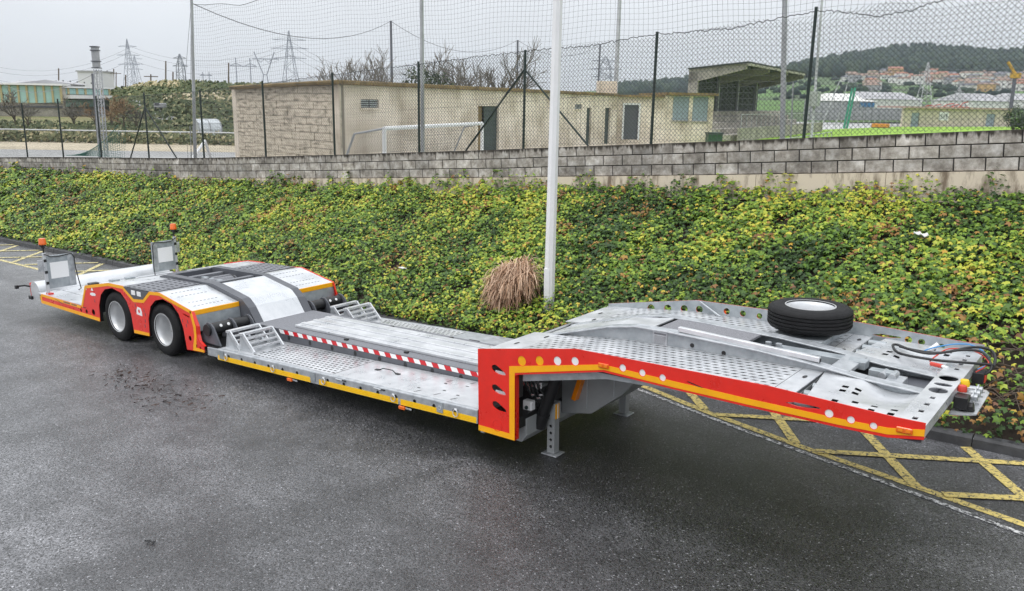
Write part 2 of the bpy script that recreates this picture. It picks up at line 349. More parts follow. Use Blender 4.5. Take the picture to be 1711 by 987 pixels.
LEAF = np.array([(0, .12, .10), (0, 1, -.12), (.27, .42, .03), (.80, .38, -.16), (.46, -.22, -.05), (0, -.12, .04), (-.46, -.22, -.05), (-.80, .38, -.16), (-.27, .42, .03)])
LEAFT = np.array([(0, i, i+1) for i in range(1, 8)]+[(0, 8, 1)])
LEAFT = LEAFT[:, ::-1]
LEAF4 = np.array([(0, .9, -.05), (.7, .3, -.1), (0, -.3, .05), (-.7, .3, -.1)]); LEAF4T = np.array([(0, 2, 1), (0, 3, 2)])
def leaves(P, Nrm, size, tint, tmpl, tri, spin=None):
    n = len(P); Nrm = Nrm/np.linalg.norm(Nrm, axis=1)[:, None]
    dn = np.tile([[0, -.8, -1.]], (n, 1))+rng.normal(0, .8, (n, 3))
    T = dn-Nrm*(dn*Nrm).sum(1)[:, None]; T /= np.linalg.norm(T, axis=1)[:, None]; B = np.cross(T, Nrm)
    V = P[:, None]+size[:, None, None]*(tmpl[None, :, 0:1]*B[:, None]+tmpl[None, :, 1:2]*T[:, None]+tmpl[None, :, 2:3]*Nrm[:, None])
    k = len(tmpl); F = (np.arange(n)*k)[:, None, None]+tri[None]
    return V.reshape(-1, 3), F.reshape(-1, 3), np.repeat(tint, len(tri))
def ivy_field(x0, x1, dens, smin, smax, tmpl, tri):
    n = int((x1-x0)*3.8*dens); x = rng.uniform(x0, x1, n); y = rng.uniform(3.40, 7.17, n)
    clump = vnoise(x, y, 2.6, 11)*.6+vnoise(x, y, 6.5, 12)*.4
    keep = (clump > .27) | (rng.random(n) < .28)
    bare = (np.hypot(x-4.05, (y-3.9)*1.1) < .75) & (rng.random(n) < .75); keep &= ~bare
    x, y, clump = x[keep], y[keep], clump[keep]; n = len(x)
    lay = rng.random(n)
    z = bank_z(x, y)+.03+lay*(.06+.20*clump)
    edge = np.clip((y-7.0)/.17, 0, 1); z += edge*np.maximum(0, vnoise(x, y*0, 3.5, 5)-.45)*.75*lay
    y = y-np.clip((3.6-y)/.2, 0, 1)*0.02
    e = .05; gxn = -(bank_z(x+e, y)-bank_z(x-e, y))/(2*e); gyn = -(bank_z(x, y+e)-bank_z(x, y-e))/(2*e)
    Nn = np.stack([gxn, gyn-.15, np.ones(n)*.9], 1)+rng.normal(0, .42, (n, 3)); Nn[:, 2] = np.abs(Nn[:, 2])+.15
    yel = vnoise(x, y, .9, 21)*.55+vnoise(x, y, 2.3, 22)*.45
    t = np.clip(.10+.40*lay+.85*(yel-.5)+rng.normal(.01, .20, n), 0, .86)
    r = rng.random(n); t = np.where(r < .014, rng.uniform(.86, .95, n), t); t = np.where((r > .955) | ((yel < .3) & (r > .93)), rng.uniform(.96, 1, n), t)
    rust = vnoise(x, y, 1.7, 31)*.6+vnoise(x, y, 5.0, 32)*.4; t = np.where((rust > .72) & (rng.random(n) < .40), rng.uniform(.962, 1, n), t)
    s = rng.uniform(smin, smax, n)*np.where(rng.random(n) < .12, 1.5, 1.0)*(.8+.45*vnoise(x, y, 1.2, 33))
    return leaves(np.stack([x, y, z], 1), Nn, s, t, tmpl, tri)
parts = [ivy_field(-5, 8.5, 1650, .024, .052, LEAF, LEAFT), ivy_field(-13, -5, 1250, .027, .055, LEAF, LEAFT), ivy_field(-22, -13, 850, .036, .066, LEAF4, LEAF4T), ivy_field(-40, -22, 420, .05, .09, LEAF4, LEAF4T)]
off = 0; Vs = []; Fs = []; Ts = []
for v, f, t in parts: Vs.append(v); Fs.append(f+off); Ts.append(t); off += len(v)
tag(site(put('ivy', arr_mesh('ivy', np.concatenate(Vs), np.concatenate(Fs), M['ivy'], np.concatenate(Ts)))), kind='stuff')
# bare runners among the ivy at the front corner, joined to the ground cover as loose stems
st = MB()
for k in range(70):
    x = 4.05+random.gauss(0, .45); y = 3.85+abs(random.gauss(0, .3)); a = random.uniform(0, 6.28); p = [Vector((x, y, float(bank_z(x, y))+.05))]
    for q in range(5):
        a += random.gauss(0, .5); x += .12*math.cos(a); y = max(3.5, y+.08*math.sin(a)); p.append(Vector((x, y, float(bank_z(x, y))+.06+random.random()*.08)))
    st.tube(p, .005, 4)
tag(site(st.build('ivy_stems', M['bark'])), kind='stuff')
# ------------------------------------------------------------------ block wall
def block_mat():
    m = bpy.data.materials.new('concrete_block'); m.use_nodes = True; nt = m.node_tree; b = nt.nodes['Principled BSDF']; b.inputs['Roughness'].default_value = .9
    tc = N(nt, 'ShaderNodeTexCoord'); oi = N(nt, 'ShaderNodeObjectInfo'); sp = N(nt, 'ShaderNodeSeparateXYZ'); L(nt, tc.outputs['Object'], sp.inputs[0])
    off = N(nt, 'ShaderNodeVectorMath', operation='MULTIPLY_ADD'); L(nt, oi.outputs['Location'], off.inputs[0]); off.inputs[1].default_value = (1, 1, 1); L(nt, tc.outputs['Object'], off.inputs[2])
    n = N(nt, 'ShaderNodeTexNoise'); n.inputs['Scale'].default_value = 5; n.inputs['Detail'].default_value = 8; n.inputs['Roughness'].default_value = .7; L(nt, off.outputs[0], n.inputs['Vector'])
    r = N(nt, 'ShaderNodeValToRGB'); L(nt, n.outputs[0], r.inputs[0]); e = r.color_ramp.elements
    e[0].position, e[0].color = .30, (.13, .11, .09, 1); e[1].position, e[1].color = .70, (.68, .655, .62, 1); q = e.new(.5); q.color = (.38, .35, .31, 1)
    mr = N(nt, 'ShaderNodeMapRange'); L(nt, oi.outputs['Random'], mr.inputs[0]); mr.inputs[3].default_value = .78; mr.inputs[4].default_value = 1.22
    nb = N(nt, 'ShaderNodeTexNoise'); nb.inputs['Scale'].default_value = 1.3; nb.inputs['Detail'].default_value = 7; nb.inputs['Roughness'].default_value = .72; L(nt, off.outputs[0], nb.inputs['Vector'])
    mb_ = N(nt, 'ShaderNodeMapRange'); L(nt, nb.outputs[0], mb_.inputs[0]); mb_.inputs[1].default_value = .36; mb_.inputs[2].default_value = .62; mb_.inputs[3].default_value = .55; mb_.inputs[4].default_value = 1.12
    mm_ = N(nt, 'ShaderNodeMath', operation='MULTIPLY'); L(nt, mr.outputs[0], mm_.inputs[0]); L(nt, mb_.outputs[0], mm_.inputs[1])
    sc = N(nt, 'ShaderNodeVectorMath', operation='SCALE'); L(nt, r.outputs[0], sc.inputs[0]); L(nt, mm_.outputs[0], sc.inputs['Scale'])
    L(nt, sc.outputs[0], b.inputs['Base Color'])
    n2 = N(nt, 'ShaderNodeTexNoise'); n2.inputs['Scale'].default_value = 60; L(nt, off.outputs[0], n2.inputs['Vector']); bp = N(nt, 'ShaderNodeBump'); bp.inputs['Strength'].default_value = .3; bp.inputs['Distance'].default_value = .01; L(nt, n2.outputs[0], bp.inputs['Height']); L(nt, bp.outputs[0], b.inputs['Normal'])
    # lichen and rain streaks running down from the top edge of the top course
    return m, nt, b, sc, off, sp
m, nt, b, sc, off_, sp = block_mat(); M['block'] = m
m2, nt, b, sc, off_, sp = block_mat(); m2.name = 'concrete_block_weathered'; M['block_top'] = m2
n3 = N(nt, 'ShaderNodeTexNoise'); n3.inputs['Scale'].default_value = 1; n3.inputs['Detail'].default_value = 6; mp = N(nt, 'ShaderNodeMapping'); mp.inputs['Scale'].default_value = (16, 4, 2.5); L(nt, off_.outputs[0], mp.inputs[0]); L(nt, mp.outputs[0], n3.inputs['Vector'])
g = N(nt, 'ShaderNodeMapRange'); L(nt, sp.outputs[2], g.inputs[0]); g.inputs[1].default_value = -.05; g.inputs[2].default_value = .085; g.inputs[3].default_value = -.28; g.inputs[4].default_value = .22
ad = N(nt, 'ShaderNodeMath', operation='ADD'); L(nt, n3.outputs[0], ad.inputs[0]); L(nt, g.outputs[0], ad.inputs[1])
th = N(nt, 'ShaderNodeMapRange'); L(nt, ad.outputs[0], th.inputs[0]); th.inputs[1].default_value = .46; th.inputs[2].default_value = .66
mx = N(nt, 'ShaderNodeMixRGB'); L(nt, th.outputs[0], mx.inputs[0]); L(nt, sc.outputs[0], mx.inputs[1]); mx.inputs[2].default_value = (.045, .038, .03, 1); L(nt, mx.outputs[0], b.inputs['Base Color'])
wall = site(tag(empty('block_wall', (0, 7.2, 0)), 'long low grey concrete block wall along the top of the ivy bank', 'wall'))
def bevel_box(lx, ly, lz, c):
    bm = MB(); P = []
    for sy in (0, 1):
        ix = c if sy == 0 else 0
        P.append([(-lx/2+ix, 0 if sy == 0 else c, -lz/2+ix), (lx/2-ix, 0 if sy == 0 else c, -lz/2+ix), (lx/2-ix, 0 if sy == 0 else c, lz/2-ix), (-lx/2+ix, 0 if sy == 0 else c, lz/2-ix)])
    P.append([(x, ly, z) for x, _, z in P[1]])
    bm.v = P[0]+P[1]+P[2]; bm.f = [(0, 1, 2, 3), (11, 10, 9, 8)]
    for a in (0, 4):
        for i in range(4): bm.f.append((a+i, a+4+i, a+4+(i+1) % 4, a+(i+1) % 4))
    bm.m = [0]*len(bm.f); return bm
CH = .1875; BL = .402
bme = bevel_box(BL-.017, .15, CH-.016, .006).mesh('block', M['block']); bmt = bevel_box(BL-.017, .15, CH-.016, .006).mesh('block', M['block_top'])
for c in range(3):
    for k in range(98):
        x = -33.9+k*BL+(.2 if c == 1 else 0)
        if x > 5.1: continue
        sl = (ZB(x+.2)-ZB(x-.2))/.4
        o = put('block', bmt if c == 2 else bme, wall); o.location = (x, random.uniform(-.004, .004), ZB(x)+CH*(c+.5)); o.rotation_euler = (random.uniform(-.006, .006), -math.atan(sl), random.uniform(-.006, .006))
mo = MB(); fo = MB(); xs = np.arange(-60, 14.1, 2.0)
for a, b_ in zip(xs, xs[1:]):
    mo.hexa([(a, .014, ZB(a)), (b_, .014, ZB(b_)), (b_, .145, ZB(b_)), (a, .145, ZB(a))], [(a, .014, ZB(a)+.558), (b_, .014, ZB(b_)+.558), (b_, .145, ZB(b_)+.558), (a, .145, ZB(a)+.558)])
    g_ = .004
    fo.hexa([(a+g_, -.035, ZB(a)-1.6), (b_-g_, -.035, ZB(b_)-1.6), (b_-g_, .16, ZB(b_)-1.6), (a+g_, .16, ZB(a)-1.6)], [(a+g_, -.035, ZB(a)-.004), (b_-g_, -.035, ZB(b_)-.004), (b_-g_, .16, ZB(b_)-.004), (a+g_, .16, ZB(a)-.004)])
mo.build('mortar', M['mortar'], wall); fo.build('footing', M['concrete'], wall)
fa = MB()
for k in range(65): x = -60+k*BL; fa.hexa([(x, 0, ZB(x)), (x+.39, 0, ZB(x+.39)), (x+.39, .15, ZB(x+.39)), (x, .15, ZB(x))], [(x, 0, ZB(x)+.56), (x+.39, 0, ZB(x+.39)+.56), (x+.39, .15, ZB(x+.39)+.56), (x, .15, ZB(x)+.56)])
for k in range(22):
    for c in range(3):
        x = 5.29+k*BL+(.2 if c == 1 else 0); x2 = x+.385; a, b_ = c*CH+.006, (c+1)*CH-.008
        fa.hexa([(x, 0, ZB(x)+a), (x2, 0, ZB(x2)+a), (x2, .15, ZB(x2)+a), (x, .15, ZB(x)+a)], [(x, 0, ZB(x)+b_), (x2, 0, ZB(x2)+b_), (x2, .15, ZB(x2)+b_), (x, .15, ZB(x)+b_)])
tag(fa.build('distant_blocks', M['block'], wall), kind='stuff')
# ------------------------------------------------------------------ chain-link fence on the wall
ZT = lambda x: ZB(x)+.562
fence = site(tag(empty('chain_link_fence', (0, 7.3, 0)), 'chain-link fence of dark green posts and wire standing on the block wall', 'fence'))
LEAN = SLOPE
posts = [(-33.0, 1.9), (-30.2, 1.9), (-27.4, 1.9), (-24.6, 1.93), (-21.95, 1.92), (-19.04, 1.9), (-16.1, 1.85), (-13.26, 1.9), (-10.55, 1.9), (-7.74, 1.91), (-4.87, 1.88), (-2.02, 1.9), (.69, 1.96), (3.9, 1.95), (6.8, 1.95)]
pm = MB().tube([(0, 0, -.1), (0, 0, 1.0)], .024, 10).mesh('post', M['post'])
for x, h in posts:
    pb = MB().tube([(0, 0, -.02), (LEAN*h, 0, h)], .026, 10); pb.tube([(LEAN*h, 0, h), (LEAN*h, 0, h+.015)], [.03, .022], 10)
    o = pb.build('post', M['post'], fence, 40); o.location = (x, 0, ZT(x))
for x, z, dx in [(-4.87, 1.53, -1.52), (-4.87, 1.53, 1.52), (-19.04, 1.50, -1.1), (-19.04, 1.50, 1.5)]:
    zt = ZT(x); br = MB().tube([(x+.03, .0, zt+z), (x+dx, .01, ZT(x+dx)+.0)], .02, 8); br.build('brace', M['post'], fence, 40)
HX = interp([(-34, 1.82), (-19, 1.82), (-16, 1.8), (-10.5, 1.85), (-4.87, 1.86), (-3.4, 1.80), (-2.02, 1.86), (-.7, 1.80), (.69, 1.9), (1.1, 1.84), (1.6, 1.70), (2.1, 1.74), (2.6, 1.88), (3.3, 2.05), (4, 2.1), (7, 1.95)])
ch = MB(); sp_ = .074
def wp(u, v): 
    s = .03*math.sin(u*1.9+v*2)*math.sin(v*1.6)
    return Vector((u+LEAN*v+.012*math.sin(u*7+v*5), s, ZT(u)+.015+v))
for fam in (1, -1):
    for k in range(int(40.2/sp_)):
        u0 = -33.2+k*sp_; H = HX(u0+fam*.9)
        q = [wp(u0+fam*v, v) for v in np.linspace(0, H, 7)]
        if max(p.x for p in q) < 6.8 and min(p.x for p in q) > -33.2: ch.tube(q, .0032, 3, cap=False)
o = ch.build('wire_mesh', M['wire'], fence); tag(o, kind='stuff')
tw = MB(); q = [wp(u, HX(u)+.02*random.uniform(-1, 1)) for u in np.arange(-33, 6.8, .037)]; tw.tube(q, .0068, 4, cap=False); tw.tube([wp(u, .9) for u in np.arange(-33, 6.8, .4)], .0025, 3); tw.build('tension_wire', M['wire'], fence)
# ------------------------------------------------------------------ ball-stop net behind the fence
def npole(xb, xt, zt, r, label):
    o = site(tag(empty('net_pole', (xb, 8.0, 0)), label, 'pole', 'tall net poles behind the fence'))
    zb = .2
    MB().tube([(0, 0, zb), ((xt-xb)*.5, 0, (zb+zt)/2), (xt-xb, 0, zt)], [r, r*.9, r*.75], 10).build('shaft', M['polegrey'], o, 40)
    lt = MB()
    for sx in (-1, 1):
        lt.tube([(sx*r*1.5, 0, zb), (sx*r*1.2+(xt-xb)*.2, 0, zb+(zt-zb)*.45)], .012, 5)
    MB_ = lt.build('lattice_stay', M['polegrey'], o)
    return o
npole(-17.9, -17.2, 6.72, .055, 'tall leaning grey net pole in front of the weedy hillside')
npole(-8.36, -8.15, 8.6, .05, 'tall grey net pole in front of the louvred window of the beige building')
npole(.24, -.18, 8.6, .05, 'tall grey net pole standing in front of the covered grandstand')
npole(8.2, 8.2, 8.6, .05, 'tall grey net pole at the net end past the white lamp column')
net = MB()
NT = interp([(-17.4, 6.6), (-15, 6.35), (-12.5, 6.5), (-8.2, 8.5), (-4, 8.2), (0, 8.5), (4, 8.2), (8.2, 8.5)])
def netp(x, z): return Vector((x+.03*math.sin(z*2.1+x*.8), 8.0+.10*math.sin(x*.9+z*.7), z+.025*math.sin(x*2.7+z)))
for x in np.arange(-17.3, 8.2, .1):
    zt = NT(x); net.tube([netp(x, z) for z in np.linspace(max(1.2, ZT(x)-.2), zt, 12)], .0022, 3, cap=False)
for z in np.arange(1.6, 8.5, .1):
    xs_ = [x for x in np.arange(-17.3, 8.25, .25) if NT(x) > z and z > ZT(x)-.3]
    run = []
    for x in xs_:
        if run and x-run[-1] > .3:
            if len(run) > 1: net.tube([netp(t, z) for t in run], .0022, 3, cap=False)
            run = []
        run.append(x)
    if len(run) > 1: net.tube([netp(t, z) for t in run], .0022, 3, cap=False)
nr = site(tag(empty('ball_net', (0, 0, 0)), 'tall square-mesh ball net hung between grey poles behind the fence', 'net'))
tag(net.build('net_mesh', M['net'], nr), kind='stuff')
rp = MB(); rp.tube([netp(x, NT(x)) for x in np.arange(-17.3, 8.2, .3)], .007, 5); rp.tube([(-17.25, 8, 6.6), (-18.1, 8.3, 4.2), (-18.6, 8.4, 2.0)], .006, 4); rp.tube([(-17.2, 8, 6.7), (-18.4, 8.3, 4.4), (-18.75, 8.4, 2.0)], .005, 4)
rp.build('edge_rope', M['wire'], nr)
# fallen green net on the sand behind the wall
gn = MB(); 
p0, p1, p2 = Vector((-26.6, 8.2, ZT(-26.6)+.02)), Vector((-22.6, 8.4, ZT(-22.6)-.05)), Vector((-22.3, 8.4, 3.15))
for k in range(36):
    t = k/35; a = p0.lerp(p1, t); b = p0.lerp(p2, t**1.0); b.z = p0.z+(p2.z-p0.z)*t**2.1
    gn.tube([a, (a+b)/2, b], .006, 3, cap=False)
for k in range(14):
    t = k/13; gn.tube([Vector(((p0.lerp(p1, s)).x, 8.3, (p0.lerp(p1, s)).z*(1-t)+(p0.z+(p2.z-p0.z)*s**2.1)*t)) for s in np.linspace(0, 1, 12)], .006 if k < 13 else .014, 3, cap=False)
tag(site(gn.build('fallen_net', M['netgreen'])), 'slack green netting sagging to the ground by the floodlight mast', 'net')
# ------------------------------------------------------------------ white lamp column, dead fern, litter
lp = site(tag(empty('lamp_column', (-2.07, 4.2, .28)), 'tall white painted lamp column rising out of the ivy bank', 'lamp post'))
cm_ = MB().lathe([(0, 0), (.088, 0), (.083, 1.5), (.062, 8), (0, 8)], 'z', n=8); a_ = .03*math.cos(.3), -.03*math.sin(.3); cm_.v = [(x+a_[0]*z, y+a_[1]*z, z) for x, y, z in cm_.v]; cm_.build('column', M['white'], lp, 20); MB().lathe([(.0, .16), (.13, .16), (.13, .18), (.09, .18)], 'z', n=8).build('base_plate', M['polegrey'], lp)
MB().box(-.045, .045, -.092, -.06, .42, .86).build('access_door', M['white'], lp, 0, .004)
lp.rotation_euler.z = .3
M['fern'] = leaf_mat('dead_fern', [(0, (.13, .06, .035)), (.35, (.42, .25, .15)), (1, (.74, .55, .40))], .8)
Vf = []; Ff = []; Tf = []
for k in range(2600):
    u = Vector((random.gauss(0, 1), random.gauss(0, 1), random.gauss(0, 1))).normalized()*random.random()**.4
    b0_ = Vector((-2.72+.44*u.x+.08*u.z, 4.10+.22*u.y, 0)); b0_.z = float(bank_z(b0_.x, b0_.y))+.34+.36*u.z+.06*math.sin(7*b0_.x)
    a = math.atan2(u.y-.35, u.x)+random.gauss(0, 1.3); ln = random.uniform(.10, .28); w_ = random.uniform(.004, .009); h = random.uniform(.03, .13); dr_ = random.uniform(.0, .16)
    t = min(1, max(0, random.gauss(.45+.25*u.z, .25))); s = Vector((math.cos(a), math.sin(a), 0)); pn = Vector((-s.y, s.x, random.uniform(-.5, .5))); b0 = len(Vf); n = 6
    for i in range(n):
        q = i/(n-1); p = b0_+s*ln*q+Vector((0, 0, 4*h*q*(1-q)-dr_*q*q)); ww = w_*(1-.6*q)
        Vf += [tuple(p-pn*ww), tuple(p+pn*ww)]
    for i in range(n-1): Ff.append((b0+2*i, b0+2*i+1, b0+2*i+3, b0+2*i+2)); Tf.append(t)
tag(site(put('dead_fern', arr_mesh('dead_fern', Vf, Ff, M['fern'], Tf))), 'brown dead fern clump in the ivy beside the white lamp column', 'plant')
def scrap(name, loc, s, mt, label, cat, n=7):
    V = []; F = []
    for i in range(n):
        for j in range(4): V.append((s*(i/(n-1)-.5)*2, s*.5*(j/3-.5)*(1+.4*math.sin(i*1.7)), s*.18*math.sin(i*2.1+j*1.3)+s*.12*math.sin(j*2.2)))
    for i in range(n-1):
        for j in range(3): F.append((i*4+j, i*4+4+j, i*4+5+j, i*4+1+j))
    o = put(name, arr_mesh(name, V, F, mt)); o.location = loc; o.rotation_euler = (.5, .1, random.uniform(-.5, .5)); s_ = o.modifiers.new('thick', 'SOLIDIFY'); s_.thickness = .004
    return tag(site(o), label, cat)
scrap('paper_scrap', (2.79, 6.0, float(bank_z(2.79, 6.0))+.26), .10, M['white'], 'torn white paper caught high in the ivy under the wall', 'litter')
scrap('plastic_scrap', (-5.3, 4.25, float(bank_z(-5.3, 4.25))+.25), .07, M['white'], 'small white plastic scrap in the ivy near the dead fern', 'litter', 5)
o = scrap('rubber_scrap', (-1.04, -3.0, .02), .045, M['black'], 'black curled scrap lying alone on the open asphalt', 'litter', 6); o.rotation_euler = (0, 0, .4)
Vd = []; Fd = []; Td = []
for k in range(190):
    t = random.random(); x = -5.95+2.3*t+random.gauss(0, .12); y = -.82-.14*t+random.gauss(0, .13*(1+t)); a = random.uniform(0, 6.28); l = random.uniform(.01, .045); ww = random.uniform(.003, .009); b0 = len(Vd)
    c, s = math.cos(a), math.sin(a)
    for q, (u, v) in enumerate(((-l, -ww), (l, -ww*.4), (l, ww*.4), (-l, ww))): Vd.append((x+u*c-v*s, y+u*s+v*c, .006+random.random()*.012+(.01 if q == 2 else 0)))
    Fd.append((b0, b0+1, b0+2, b0+3)); Td.append(random.random()**.6*.6)
M['debris'] = leaf_mat('twig_litter', [(0, (.012, .01, .009)), (.6, (.06, .03, .02)), (1, (.22, .08, .04))], .7)
tag(site(put('leaf_litter', arr_mesh('leaf_litter', Vd, Fd, M['debris'], Td))), kind='stuff')
# ------------------------------------------------------------------ the trailer (site frame: x to its front, y away from the yard, z up)
TW = 2.55
tr = site(tag(empty('lowbed_trailer'), 'red and galvanised low-bed truck carrier trailer parked on the wet asphalt beside the ivy bank', 'trailer'))
def T(mb, name, mt, parent=None, smooth=0, bevel=.003): return mb.build(name, mt, parent or tr, smooth, bevel)
def PL(name, outline, holes, y0, t, mt, parent=None):
    me = plate(outline, holes, y0, t); me.materials.append(M[mt]); return put(name, me, parent or tr)
def mir(y): return TW-y
def perf(mb, x0, x1, y0, y1, nx, ny, hx, hy, zf, t=.006, skew=0., skip=None):
    """perforated sheet: every second row shifted; holes are real openings with walls"""
    dx = (x1-x0)/nx; dy = (y1-y0)/ny
    def zz(x, y): return zf(x, y)
    for j in range(ny):
        ya, yb = y0+j*dy, y0+(j+1)*dy; ym = (ya+yb)/2
        xs = [x0+i*dx for i in range(nx+1)] if j % 2 == 0 else [x0]+[x0+(i+.5)*dx for i in range(nx)]+[x1]
        for a, b in zip(xs, xs[1:]):
            P = lambda x, y, d=0: (x, y, zz(x, y)-d)
            if b-a < dx*.7 or (skip and skip((a+b)/2, ym)):
                mb.quad(P(a, ya), P(b, ya), P(b, yb), P(a, yb)); continue
            xm = (a+b)/2; k = skew
            h = [(xm-hx/2-k, ym-hy/2), (xm+hx/2-k, ym-hy/2), (xm+hx/2+k, ym+hy/2), (xm-hx/2+k, ym+hy/2)]; o_ = [(a, ya), (b, ya), (b, yb), (a, yb)]
            v = [P(*q) for q in o_]+[P(*q) for q in h]+[P(*q, t*2) for q in h]
            mb.add(v, [(0, 1, 5, 4), (1, 2, 6, 5), (2, 3, 7, 6), (3, 0, 4, 7), (4, 5, 9, 8), (5, 6, 10, 9), (6, 7, 11, 10), (7, 4, 8, 11)])
    return mb
dz = lambda x: .51+.033*x                      # top of the low deck
bt = lambda x: dz(x)+.098-.016*x               # top of its centre beam
# ---- rear skirts
ARCH1 = [(-7.83, .25), (-7.81, .52), (-7.72, .70), (-7.57, .81), (-7.33, .86), (-7.08, .82), (-6.92, .70), (-6.83, .52), (-6.79, .23)]
ARCH2 = [(-6.35, .25), (-6.34, .52), (-6.25, .72), (-6.10, .83), (-5.89, .88), (-5.66, .84), (-5.50, .72), (-5.41, .52), (-5.36, .22)]
TOP = [(-9.83, .44), (-8.41, .425), (-8.21, .79), (-7.45, .925), (-7.0, .935), (-6.71, .77), (-6.44, .795), (-6.24, .945), (-5.97, .965), (-5.17, .81)]
SK = [(-9.88, .27)]+ARCH1+ARCH2+[(-4.92, .25), (-4.93, .335), (-5.04, .39), (-5.085, .48), (-5.085, .60), (-5.17, .81)]+list(reversed(TOP[:-1]))+[(-9.9, .38)]
SKH = [circ(-8.44, .35, .028), circ(-8.25, .355, .036), circ(-8.02, .375, .05, 24), circ(-5.26, .40, .037), circ(-5.12, .315, .024), circ(-5.02, .30, .019)]+[circ(x, .335, .013, 10) for x in (-9.2, -9.08, -8.96, -8.83, -8.69)]
SKH += [[(-5.40, .745), (-5.22, .715), (-5.24, .70), (-5.36, .72)], [(-8.40, .40), (-8.26, .405), (-8.25, .418), (-8.4, .425)]]
for side in (0, 1):
    ys = 0 if side == 0 else TW-.008
    sk = PL('side_skirt', SK, SKH, ys, .008, 'red')
    yt = -.003 if side == 0 else TW+.0
    tp = lambda pts, w_: PL('reflective_tape', ribbon(pts, w_), [], yt, .003, 'yellow', sk)
    PL('reflective_tape', ribbon(TOP[:1]+[(-8.435, .425)], .045), [], yt, .003, 'yellow', sk); tp(TOP[1:], .047)
    PL('reflective_tape', [(-9.83, .395), (-9.83, .315), (-9.87, .272), (-9.9, .38), (-9.835, .437)], [], yt, .003, 'yellow', sk)
    PL('reflective_tape', [(-9.87, .272), (-7.835, .252), (-7.833, .31), (-8.0, .312), (-9.83, .325)], [h for h in SKH[:2]] and [], yt, .003, 'yellow', sk)
    PL('reflective_tape', [(-6.785, .233), (-6.352, .252), (-6.35, .30), (-6.784, .285)], [], yt, .003, 'yellow', sk)
    PL('reflective_tape', [(-5.09, .60), (-5.168, .80), (-5.215, .80), (-5.15, .58), (-5.14, .46), (-5.19, .30), (-5.2, .238), (-4.925, .252), (-4.928, .285), (-5.12, .29), (-5.09, .46)], [], yt, .003, 'yellow', sk)
    # return lip along the front of the skirt and round the wheel arches
    for nm, pl_, w_ in (('arch_lip', ARCH1, .05), ('arch_lip', ARCH2, .05)):
        mb = MB(); s = 1 if side == 0 else -1; y_ = .008 if side == 0 else TW-.008
        for (xa, za), (xb, zb) in zip(pl_, pl_[1:]): mb.quad((xa, y_, za), (xb, y_, zb), (xb, y_+s*w_, zb), (xa, y_+s*w_, za))
        mb.build(nm, M['black'], sk, 60)
    ck = MB(); s = 1 if side == 0 else -1; y_ = .008 if side == 0 else TW-.008
    fr = [(-5.17, .80), (-5.085, .60), (-5.085, .48), (-5.04, .39), (-4.93, .335)]
    fl = [.005, .03, .03, .015, .0]
    for i in range(4):
        (xa, za), (xb, zb) = fr[i], fr[i+1]
        ck.quad((xa, y_, za), (xb, y_, zb), (xb+fl[i+1], y_+s*.035, zb), (xa+fl[i], y_+s*.035, za))
    ck.build('cheek', M['red'], sk, 60)
    lampp = PL('lamp_panel', [(-6.985, .927), (-6.255, .937), (-6.445, .80), (-6.705, .775)], [], ys-.004 if side == 0 else ys+.006, .006, 'dark')
    for xl in (-6.69, -6.53):
        MB().box(xl-.055, xl+.055, -.011 if side == 0 else TW+.004, -.004 if side == 0 else TW+.011, .835, .905).build('side_lamp', M['reflector_white'], lampp, 0, .006)
# print on the near skirt: small dark lettering too fine to read, and the round-edged white badges
lt = MB(); x = -9.02
for k, ww in enumerate([.032, .03, .03, .034, .028, .03, 0, .03, .03, .026, .032, .028]):
    if ww: lt.box(x, x+ww*.8, -.0045, -.003, .395, .425); lt.box(x+ww*.25, x+ww*.55, -.005, -.0045, .404, .416)
    x += ww*1.25 if ww else .05
tag(lt.build('lettering', M['dark'], tr), kind='stuff')
PL('swoosh', [(-9.36, .418), (-9.30, .418), (-9.12, .375), (-9.06, .37), (-9.1, .385)], [], -.005, .002, 'dark')
PL('badge', [(-8.06, .66), (-8.0, .65), (-7.9, .66), (-7.87, .68), (-7.9, .70), (-7.98, .705), (-8.05, .69)], [], -.003, .002, 'reflector_white')
PL('badge', [(-8.02, .735), (-7.94, .735), (-7.98, .79)], [], -.003, .002, 'reflector_white')
PL('badge', [(-8.2, .74), (-8.16, .72), (-8.18, .765)], [], -.003, .002, 'reflector_white')
PL('sticker', [(-6.66, .545), (-6.5, .535), (-6.5, .60), (-6.53, .655), (-6.62, .665), (-6.65, .61)], [circ(-6.58, .60, .03, 10)], -.003, .002, 'reflector_white')
for x, z in [(-6.70, .62), (-6.68, .70), (-6.45, .66), (-6.42, .60), (-6.44, .50), (-6.46, .42), (-7.94, .60), (-5.42, .66), (-5.33, .60), (-5.29, .66)]:
    PL('slot_mark', [(x, z), (x+.012, z), (x+.022, z-.05), (x+.008, z-.05)], [], -.003, .002, 'dark')
